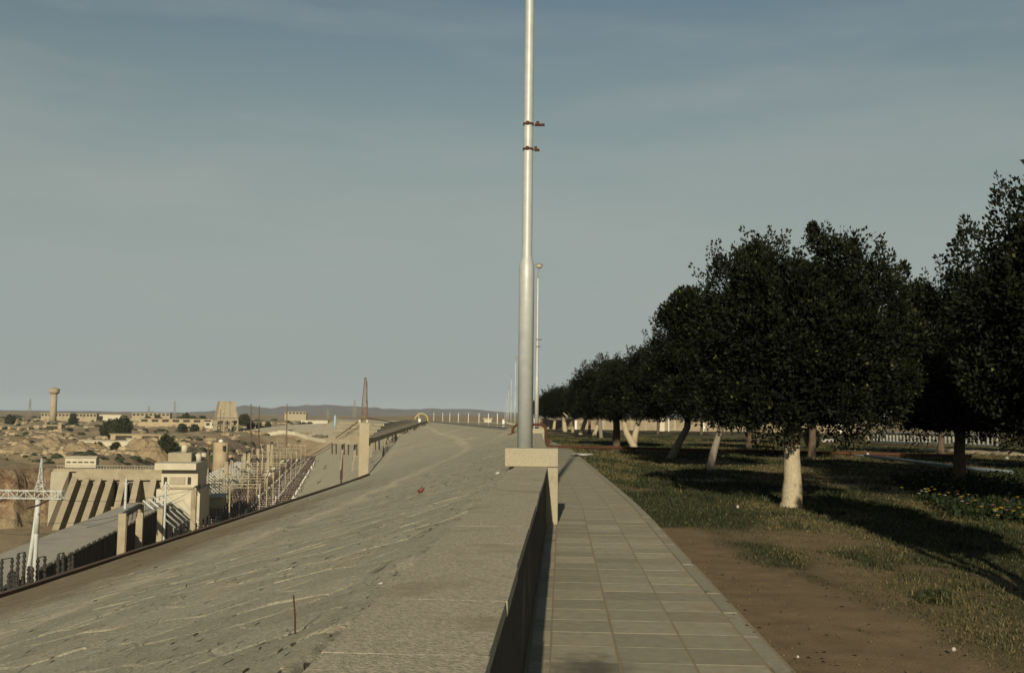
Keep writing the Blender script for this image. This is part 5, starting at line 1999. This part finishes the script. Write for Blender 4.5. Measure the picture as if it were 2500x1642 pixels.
# ------------------------------------------------------------------ the far bank
def base_at(px, py, d):
    p = on_y(px, py, d)
    return p.x, d, th(p.x, d)


# water tower
x, y, z = base_at(129, 1023, 1500)
wt = thing('water_tower', (x, y, z), 'tall round concrete water tower on the left skyline', 'water tower')
zt = on_y(130, 946, 1500).z
hh = zt - z
MB().lathe([(5.4, -2), (4.9, hh * .3), (4.7, hh * .80)], (x, y, z), 24).build('shaft', M['far_concrete'], wt, True)
MB().lathe([(4.7, hh * .80), (7.6, hh * .85), (7.9, hh * .87), (7.9, hh * .965), (6, hh * .985), (1, hh)], (x, y, z), 24).build('tank', M['far_concrete'], wt)
MB().lathe([(1.2, 0), (1.2, 1.5), (.2, 1.8)], (x, y, z + hh), 10).build('vent', M['far_concrete'], wt)

# concrete hopper on columns
d = 1120
x, y, z = base_at(550, 1057, d)
hp = thing('concrete_hopper', (x, y, z), 'big flaring concrete hopper raised on a frame of columns', 'hopper')
zb = on_y(550, 1019, d).z
zt = on_y(550, 979, d).z
m = MB()
bw_, tw_ = 30.0, 22.0
rz = math.radians(28)
def ring(w, z, rz=rz):
    return [(x + a * w / 2 * math.cos(rz) - b * w / 2 * math.sin(rz), y + a * w / 2 * math.sin(rz) + b * w / 2 * math.cos(rz), z)
            for a, b in ((-1, -1), (1, -1), (1, 1), (-1, 1))]
bw_, tw_ = 23.0, 16.5
MB().hexa(ring(bw_, zb), ring(tw_, zt)).build('bin', M['far_concrete'], hp)
for f in (.3, .62):
    a = [Vector(q) for q in ring(bw_ + .3, zb)]
    b = [Vector(q) for q in ring(tw_ + .3, zt)]
    m = MB()
    p0, p1 = a[0].lerp(a[1], f), b[0].lerp(b[1], f)
    m.beam(p0, p1, 1.6, .5)
    m.build('rib', M['far_concrete'], hp)
MB().hexa(ring(bw_ + .6, zb - 3.2), ring(bw_ + .6, zb - .8)).build('ring_beam', M['far_concrete'], hp)
for i in range(4):
    for j in range(4):
        if i in (0, 3) or j in (0, 3):
            a, b = -bw_ / 2 + bw_ * i / 3, -bw_ / 2 + bw_ * j / 3
            cxp, cyp = x + a * math.cos(rz) - b * math.sin(rz), y + a * math.sin(rz) + b * math.cos(rz)
            MB().box((cxp, cyp, (z - 4 + zb - 3) / 2), (1.2, 1.2, zb - 3 - z + 4), rz).build('column', M['far_concrete'], hp)
zm = z + (zb - z) * .42
m = MB()
rr_ = [Vector(q) for q in ring(bw_, zm)]
for k in range(4):
    m.beam(rr_[k], rr_[(k + 1) % 4], .8, .8)
m.build('tie_beams', M['far_concrete'], hp)

# low buildings: px left, px right, top y, distance, openings, label
LOW = [(100, 236, 1009, 1560, 16, 'far_concrete', 'long arcaded building beneath the water tower'),
       (238, 300, 1012, 1580, 0, 'far_white', 'short white wall right of the long arcaded building'),
       (322, 415, 1008, 1650, 9, 'far_concrete', 'two-storey pale block with small windows below the far trees'),
       (340, 520, 1022, 1250, 7, 'mud', 'long mud-brown building with a pale roof edge left of the hopper'),
       (500, 530, 1030, 1180, 2, 'far_white', 'white hut just left of the hopper'),
       (0, 70, 1043, 1000, 3, 'mud', 'low dark-fronted shed at the left picture edge'),
       (105, 150, 1037, 1050, 1, 'mud', 'low shed under a flat roof in the rubble on the left'),
       (195, 345, 1076, 620, 0, 'far_white', 'long low white retaining wall on the rubble slope'),
       (310, 345, 1071, 625, 0, 'far_white', 'white block at the right end of the long white retaining wall'),
       (270, 400, 1060, 680, 2, 'mud', 'ruined roofless concrete frame above the white retaining wall'),
       (695, 748, 1005, 2100, 6, 'far_concrete', 'pale flat building in front of the far hills'),
       (735, 800, 1026, 1350, 0, 'far_white', 'low white wall beneath the dark trees by the hills'),
       (1182, 1200, 1022.5, 560, 0, 'far_white', 'white low block on the plain behind the white posts')]
for k, (xa, xb, yt, d, no, mt, lab) in enumerate(LOW):
    a, b = on_y(xa, yt, d), on_y(xb, yt, d)
    xm = (a.x + b.x) / 2
    gz = min(th(a.x, d), th(b.x, d), th(xm, d)) - 1.0
    zt = max((a.z + b.z) / 2, max(th(a.x, d), th(b.x, d)) + 2.0)
    t = thing('low_building', (xm, d, gz), lab, 'building', 'low buildings on the far bank')
    dep = 9.0 if no else 2.0
    MB().box((xm, d + dep / 2, (gz + zt) / 2), (b.x - a.x, dep, zt - gz), 0).build('wall', M[mt], t)
    MB().box((xm, d + dep / 2, zt + .22), (b.x - a.x + 1.2, dep + 1.4, .45)).build('roof', M['far_concrete'] if mt != 'far_white' else M['far_white'], t)
    vis = zt - max(th(xm, d), gz)
    for j in range(no):
        w = (b.x - a.x) / no
        MB().box((a.x + w * (j + .5), d - .05, zt - min(vis, 5.0) * .5), (w * .62, .3, min(vis, 5.0) * .62)).build('opening', M['dark_opening_and_shade'], t)

# cream boundary road wall winding behind the switchyard
RP = [(432, 1086, 1000), (470, 1073, 1040), (510, 1064, 1075), (545, 1062, 1090), (590, 1064, 1095), (620, 1066, 1090), (650, 1061, 1080), (690, 1054, 1070), (720, 1058, 1060),
      (750, 1068, 1040), (780, 1075, 1010), (806, 1077, 990)]
rw = thing('embankment_wall', tuple(on_y(620, 1066, 1090)), 'cream wall winding along the bank behind the switchyard', 'wall')
for (q0, q1) in zip(RP[:-1], RP[1:]):
    a, b = on_y(*q0), on_y(*q1)
    z0 = min(th(a.x, a.y), th(b.x, b.y), a.z - 2) - 2
    MB().hexa([(a.x, a.y, z0), (b.x, b.y, z0), (b.x, b.y + 6, z0), (a.x, a.y + 6, z0)],
              [(a.x, a.y, a.z + 2.0), (b.x, b.y, b.z + 2.0), (b.x, b.y + 6, b.z + 2.0), (a.x, a.y + 6, a.z + 2.0)]).build('segment', M['far_white'], rw)
# earth bank that carries it and grey rock embankment behind
m = MB()
for (q0, q1) in zip(RP[:-1], RP[1:]):
    a, b = on_y(*q0), on_y(*q1)
    m.add([(a.x, a.y + .5, a.z - 1.5), (b.x, b.y + .5, b.z - 1.5), (b.x - 2, b.y - 46, FLOOR - 1), (a.x - 2, a.y - 46, FLOOR - 1)], [(3, 2, 1, 0)])
o = m.build('earth_bank', M['desert'])
tag(o, kind='structure')
EB = [(590, 1051, 1150), (640, 1044, 1170), (700, 1037, 1180), (760, 1034, 1180), (812, 1032, 1160), (870, 1030, 1120)]
m = MB()
for (q0, q1) in zip(EB[:-1], EB[1:]):
    a, b = on_y(*q0), on_y(*q1)
    c, d_ = on_y(q0[0], q0[1] + 44, q0[2] - 62), on_y(q1[0], q1[1] + 44, q1[2] - 62)
    m.add([tuple(a), tuple(b), tuple(d_), tuple(c)], [(3, 2, 1, 0)])
    m.add([tuple(a), tuple(b), (b.x, b.y + 60, b.z - 8), (a.x, a.y + 60, a.z - 8)], [(0, 1, 2, 3)])
o = m.build('rock_embankment', M['far_grey'])
tag(o, kind='structure')

# far trees and scrub
FAR_CR = [crown(201, 6.0, 1.0, 9.5, 34, 130, .75, 700, 26, mat='leaf_far', wide=.4, lumpy=.6, blob=(.35, .75)),
          crown(202, 5.2, .6, 12.0, 34, 130, .75, 700, 30, mat='leaf_far', wide=.35, lumpy=.7, blob=(.35, .75))]
FT = [(455, 1010, 1450, 1, 1.25, 'tall dark tree clump on the skyline left of the hopper'), (472, 1012, 1450, 0, 1.1, 'dark tree right of the tall skyline clump'),
      (495, 1013, 1500, 0, 1.2, 'dark tree touching the left side of the hopper'), (440, 1014, 1450, 0, 1.0, 'low dark tree left of the tall skyline clump'),
      (596, 1014, 1350, 0, 1.6, 'round dark tree just right of the hopper'), (612, 1034, 1200, 0, .9, 'low dark bush right of the hopper legs'),
      (632, 1033, 1200, 1, .7, 'low dark bush before the earth bank'), (655, 1034, 1250, 0, .8, 'low dark bush at the foot of the hills'),
      (740, 1028, 1250, 0, 1.0, 'dark bushy tree left of the white wall by the hills'), (756, 1024, 1300, 0, 1.0, 'dark tree behind the white wall by the hills'),
      (781, 1028, 1250, 1, .8, 'pointed dark tree right of the white wall by the hills'), (267, 1055, 760, 1, 1.25, 'big dark tree above the white retaining wall, left one'),
      (298, 1055, 740, 1, 1.4, 'big dark tree above the white retaining wall, right one'), (285, 1062, 740, 0, 1.0, 'dark bush between the two big trees'),
      (402, 1118, 520, 1, 1.0, 'dark tree at the left of the control building roof'), (420, 1112, 560, 0, .8, 'dark bush behind the control building roof'),
      (178, 1028, 1300, 0, 1.2, 'dark bush right of the water tower foot'), (25, 1020, 1300, 0, 1.3, 'dark bush at the left skyline'),
      (445, 1050, 1000, 0, .9, 'flat dark bush left of the hopper legs'), (475, 1051, 1000, 0, .9, 'flat dark bush nearer the hopper legs'),
      (240, 1098, 560, 0, .55, 'dark scrub below the white retaining wall, left'), (282, 1104, 540, 0, .5, 'dark scrub below the white retaining wall, middle'),
      (312, 1103, 540, 0, .35, 'dark scrub below the white retaining wall, right'), (360, 1012, 1640, 0, .9, 'dark tree before the two-storey block, left'),
      (385, 1013, 1640, 0, 1.0, 'dark tree before the two-storey block, right'), (105, 1003, 1700, 0, .9, 'dark tree left of the water tower shaft')]
for k, (px, py_, d, ci, sc, lab) in enumerate(FT):
    x, y, z = base_at(px, py_, d)
    t = thing('far_tree', (x, y, z - .5), lab, 'tree', 'trees and scrub on the far bank')
    part('crown', FAR_CR[ci], t, (0, 0, 0), k * 1.1, (sc, sc, sc))
    MB().tube([(x, y, z - 1), (x, y, z + 4 * sc)], [.4 * sc, .2 * sc], 6).build('trunk', M['bark_brown'], t)

# boulders of the rubble slope
rb = random.Random(31)
ROCKW = ['left', 'middle', 'right']
for k, (px, py_, d, w, h) in enumerate(((120, 1080, 560, 13, 8), (60, 1118, 470, 14, 7), (345, 1105, 520, 12, 9), (95, 1108, 480, 9, 6), (190, 1110, 500, 10, 6),
                                        (372, 1112, 500, 9, 8), (225, 1090, 560, 12, 6))):
    x, y, z = base_at(px, py_, d)
    g = np.linspace(-1, 1, 34)
    GX, GY = np.meshgrid(g, g, indexing='ij')
    rr_ = np.sqrt(GX ** 2 + GY ** 2)
    hz = h * np.clip(1 - rr_ ** 1.6, -.3, 1) * (.35 + 1.1 * fbm(GX * 2.2 + k, GY * 2.2, 400 + k, 4)) + 1.6 * (fbm(GX * 7, GY * 7, 410 + k, 3) - .5)
    me = fast_mesh('rock_mound', np.stack([GX * w, GY * w * .8, hz - .5], -1).reshape(-1, 3), grid_faces(34, 34)[:, ::-1], M['desert'])
    attr(me, 'rock', np.full(34 * 34, .25))
    o = bpy.data.objects.new('rock_mound', me)
    COL.objects.link(o)
    o.location = (x, y, z)
    tag(o, ['rounded earth mound left of centre on the far bank', 'rocky mound above the brown bluff', 'pale boulder mass left of the control building',
            'small rocky mound near the bluff top', 'rock heap before the white retaining wall', 'pale rock beside the dark tree at the control building',
            'rock heap below the left end of the white retaining wall'][k], 'rocks')
# uncountable rubble and scrub on the far bank
for (nm, mt, cnt, seed) in (('rubble', 'mud', 2200, 5), ('desert_scrub', 'leaf_far', 1500, 6)):
    m = MB()
    g3 = random.Random(seed)
    for k in range(cnt):
        d = 430 * math.exp(g3.random() * math.log(2000 / 430))
        px = g3.random() * 820
        q = on_y(px, 1050, d)
        if fbm(np.array([q.x / 60]), np.array([d / 60]), 51 + seed, 3)[0] < .5:
            continue
        z = th(q.x, d)
        if z < -30:
            continue
        s_ = (.8 + 2.2 * g3.random() ** 2) * (d / 800) ** .5
        m.lump((q.x, d, z + s_ * .2), (s_ * (1 + g3.random()), s_ * (1 + g3.random()), s_ * (.5 + .5 * g3.random())), k, 6, 4)
    o = m.build(nm, M[mt])
    tag(o, {'rubble': 'scattered stone rubble over the far bank', 'desert_scrub': 'scattered dark desert scrub over the far bank'}[nm], nm.split('_')[-1], kind='stuff')
# far grid pylons on the skyline
for k, (px, yt, d) in enumerate(((72, 972, 2600), (426, 978, 2700), (363, 990, 2900), (800, 998, 2600), (865, 975, 1900))):
    a = on_y(px, 1010, d)
    b = on_y(px, yt, d)
    z0 = th(a.x, d)
    t = thing('grid_pylon', (a.x, d, z0), 'faint lattice grid pylon number %s from the left on the skyline' % ['one', 'three', 'two', 'four', 'five'][k], 'pylon', 'grid pylons on the skyline')
    m = lattice(MB(), (a.x, d, z0), (a.x, d, b.z), 7, 1, 6, .55)
    for f in (.6, .8):
        zz = z0 + (b.z - z0) * f
        m.beam((a.x - 7, d, zz), (a.x + 7, d, zz), .6, .6)
    m.build('tower', M['lamp_metal'], t)

# overhead conductors
for k, v in enumerate((-47.5, -41.0, -35.0, -30.0)):
    m = MB()
    us = (372, 408, 446, 492, 545, 606, 676, 756, 846)
    pts = []
    for a, b in zip(us[:-1], us[1:]):
        za, zb_ = 1.66 - (23.9 if a < 600 else 21.9), 1.66 - (23.9 if b < 600 else 21.9)
        for i in range(6):
            f = i / 6
            pts.append(S(a + (b - a) * f, v, za + (zb_ - za) * f - 4 * f * (1 - f) * 1.6))
    o = m.tube(pts, .07, 4).build('busbar_cable', M['black_iron'], None, origin=tuple(pts[0]))
    tag(o, 'sagging cable along the thin gantries, %s of four' % ['leftmost', 'second from the left', 'third from the left', 'nearest the dam face'][k], 'cable', 'cables along the thin gantries')
WI = [((0, 1262, 300), (300, 1256, 232)), ((0, 1300, 300), (300, 1262, 232)), ((120, 1218, 228), (474, 1192, 322)), ((300, 1252, 232), (474, 1190, 322)),
      ((342, 1250, 255), (553, 1127, 480)), ((474, 1192, 322), (597, 1107, 560)), ((497, 1192, 350), (630, 1095, 640)), ((553, 1128, 480), (886, 1033, 165)),
      ((597, 1108, 560), (886, 1036, 165))]
for k, (a, b) in enumerate(WI):
    A, B = on_y(*a), on_y(*b)
    pts = []
    for i in range(13):
        f = i / 12
        p = A.lerp(B, f)
        p.z -= 4 * f * (1 - f) * (A - B).length * .02
        pts.append(p)
    o = MB().tube(pts, .055, 4).build('conductor_wire', M['black_iron'], None, origin=tuple(A))
    tag(o, 'thin overhead conductor wire, %s of those strung over the switchyard' % ['highest at the left', 'lowest at the left', 'one from the pylon arm', 'one between the first two portals', 'one to the third portal', 'one to the fourth portal', 'one to the fifth portal', 'upper one to the lattice tower', 'lower one to the lattice tower'][k], 'wire', 'overhead conductor wires')

# ------------------------------------------------------------------ dry desert air
hz = MB().box((0, 200, 66), (21000, 21000, 232)).build('haze', M['desert'])
hm = bpy.data.materials.new('desert_air')
hm.use_nodes = True
ht = hm.node_tree
ht.nodes.clear()
ho = ht.nodes.new("ShaderNodeOutputMaterial")
hv = ht.nodes.new("ShaderNodeVolumePrincipled")
hv.inputs["Color"].default_value = (0.86, 0.90, 0.95, 1)
hv.inputs["Density"].default_value = 0.00003
hv.inputs["Anisotropy"].default_value = 0.0
ht.links.new(hv.outputs["Volume"], ho.inputs["Volume"])
hz.data.materials.clear()
hz.data.materials.append(hm)
tag(hz, kind='stuff')
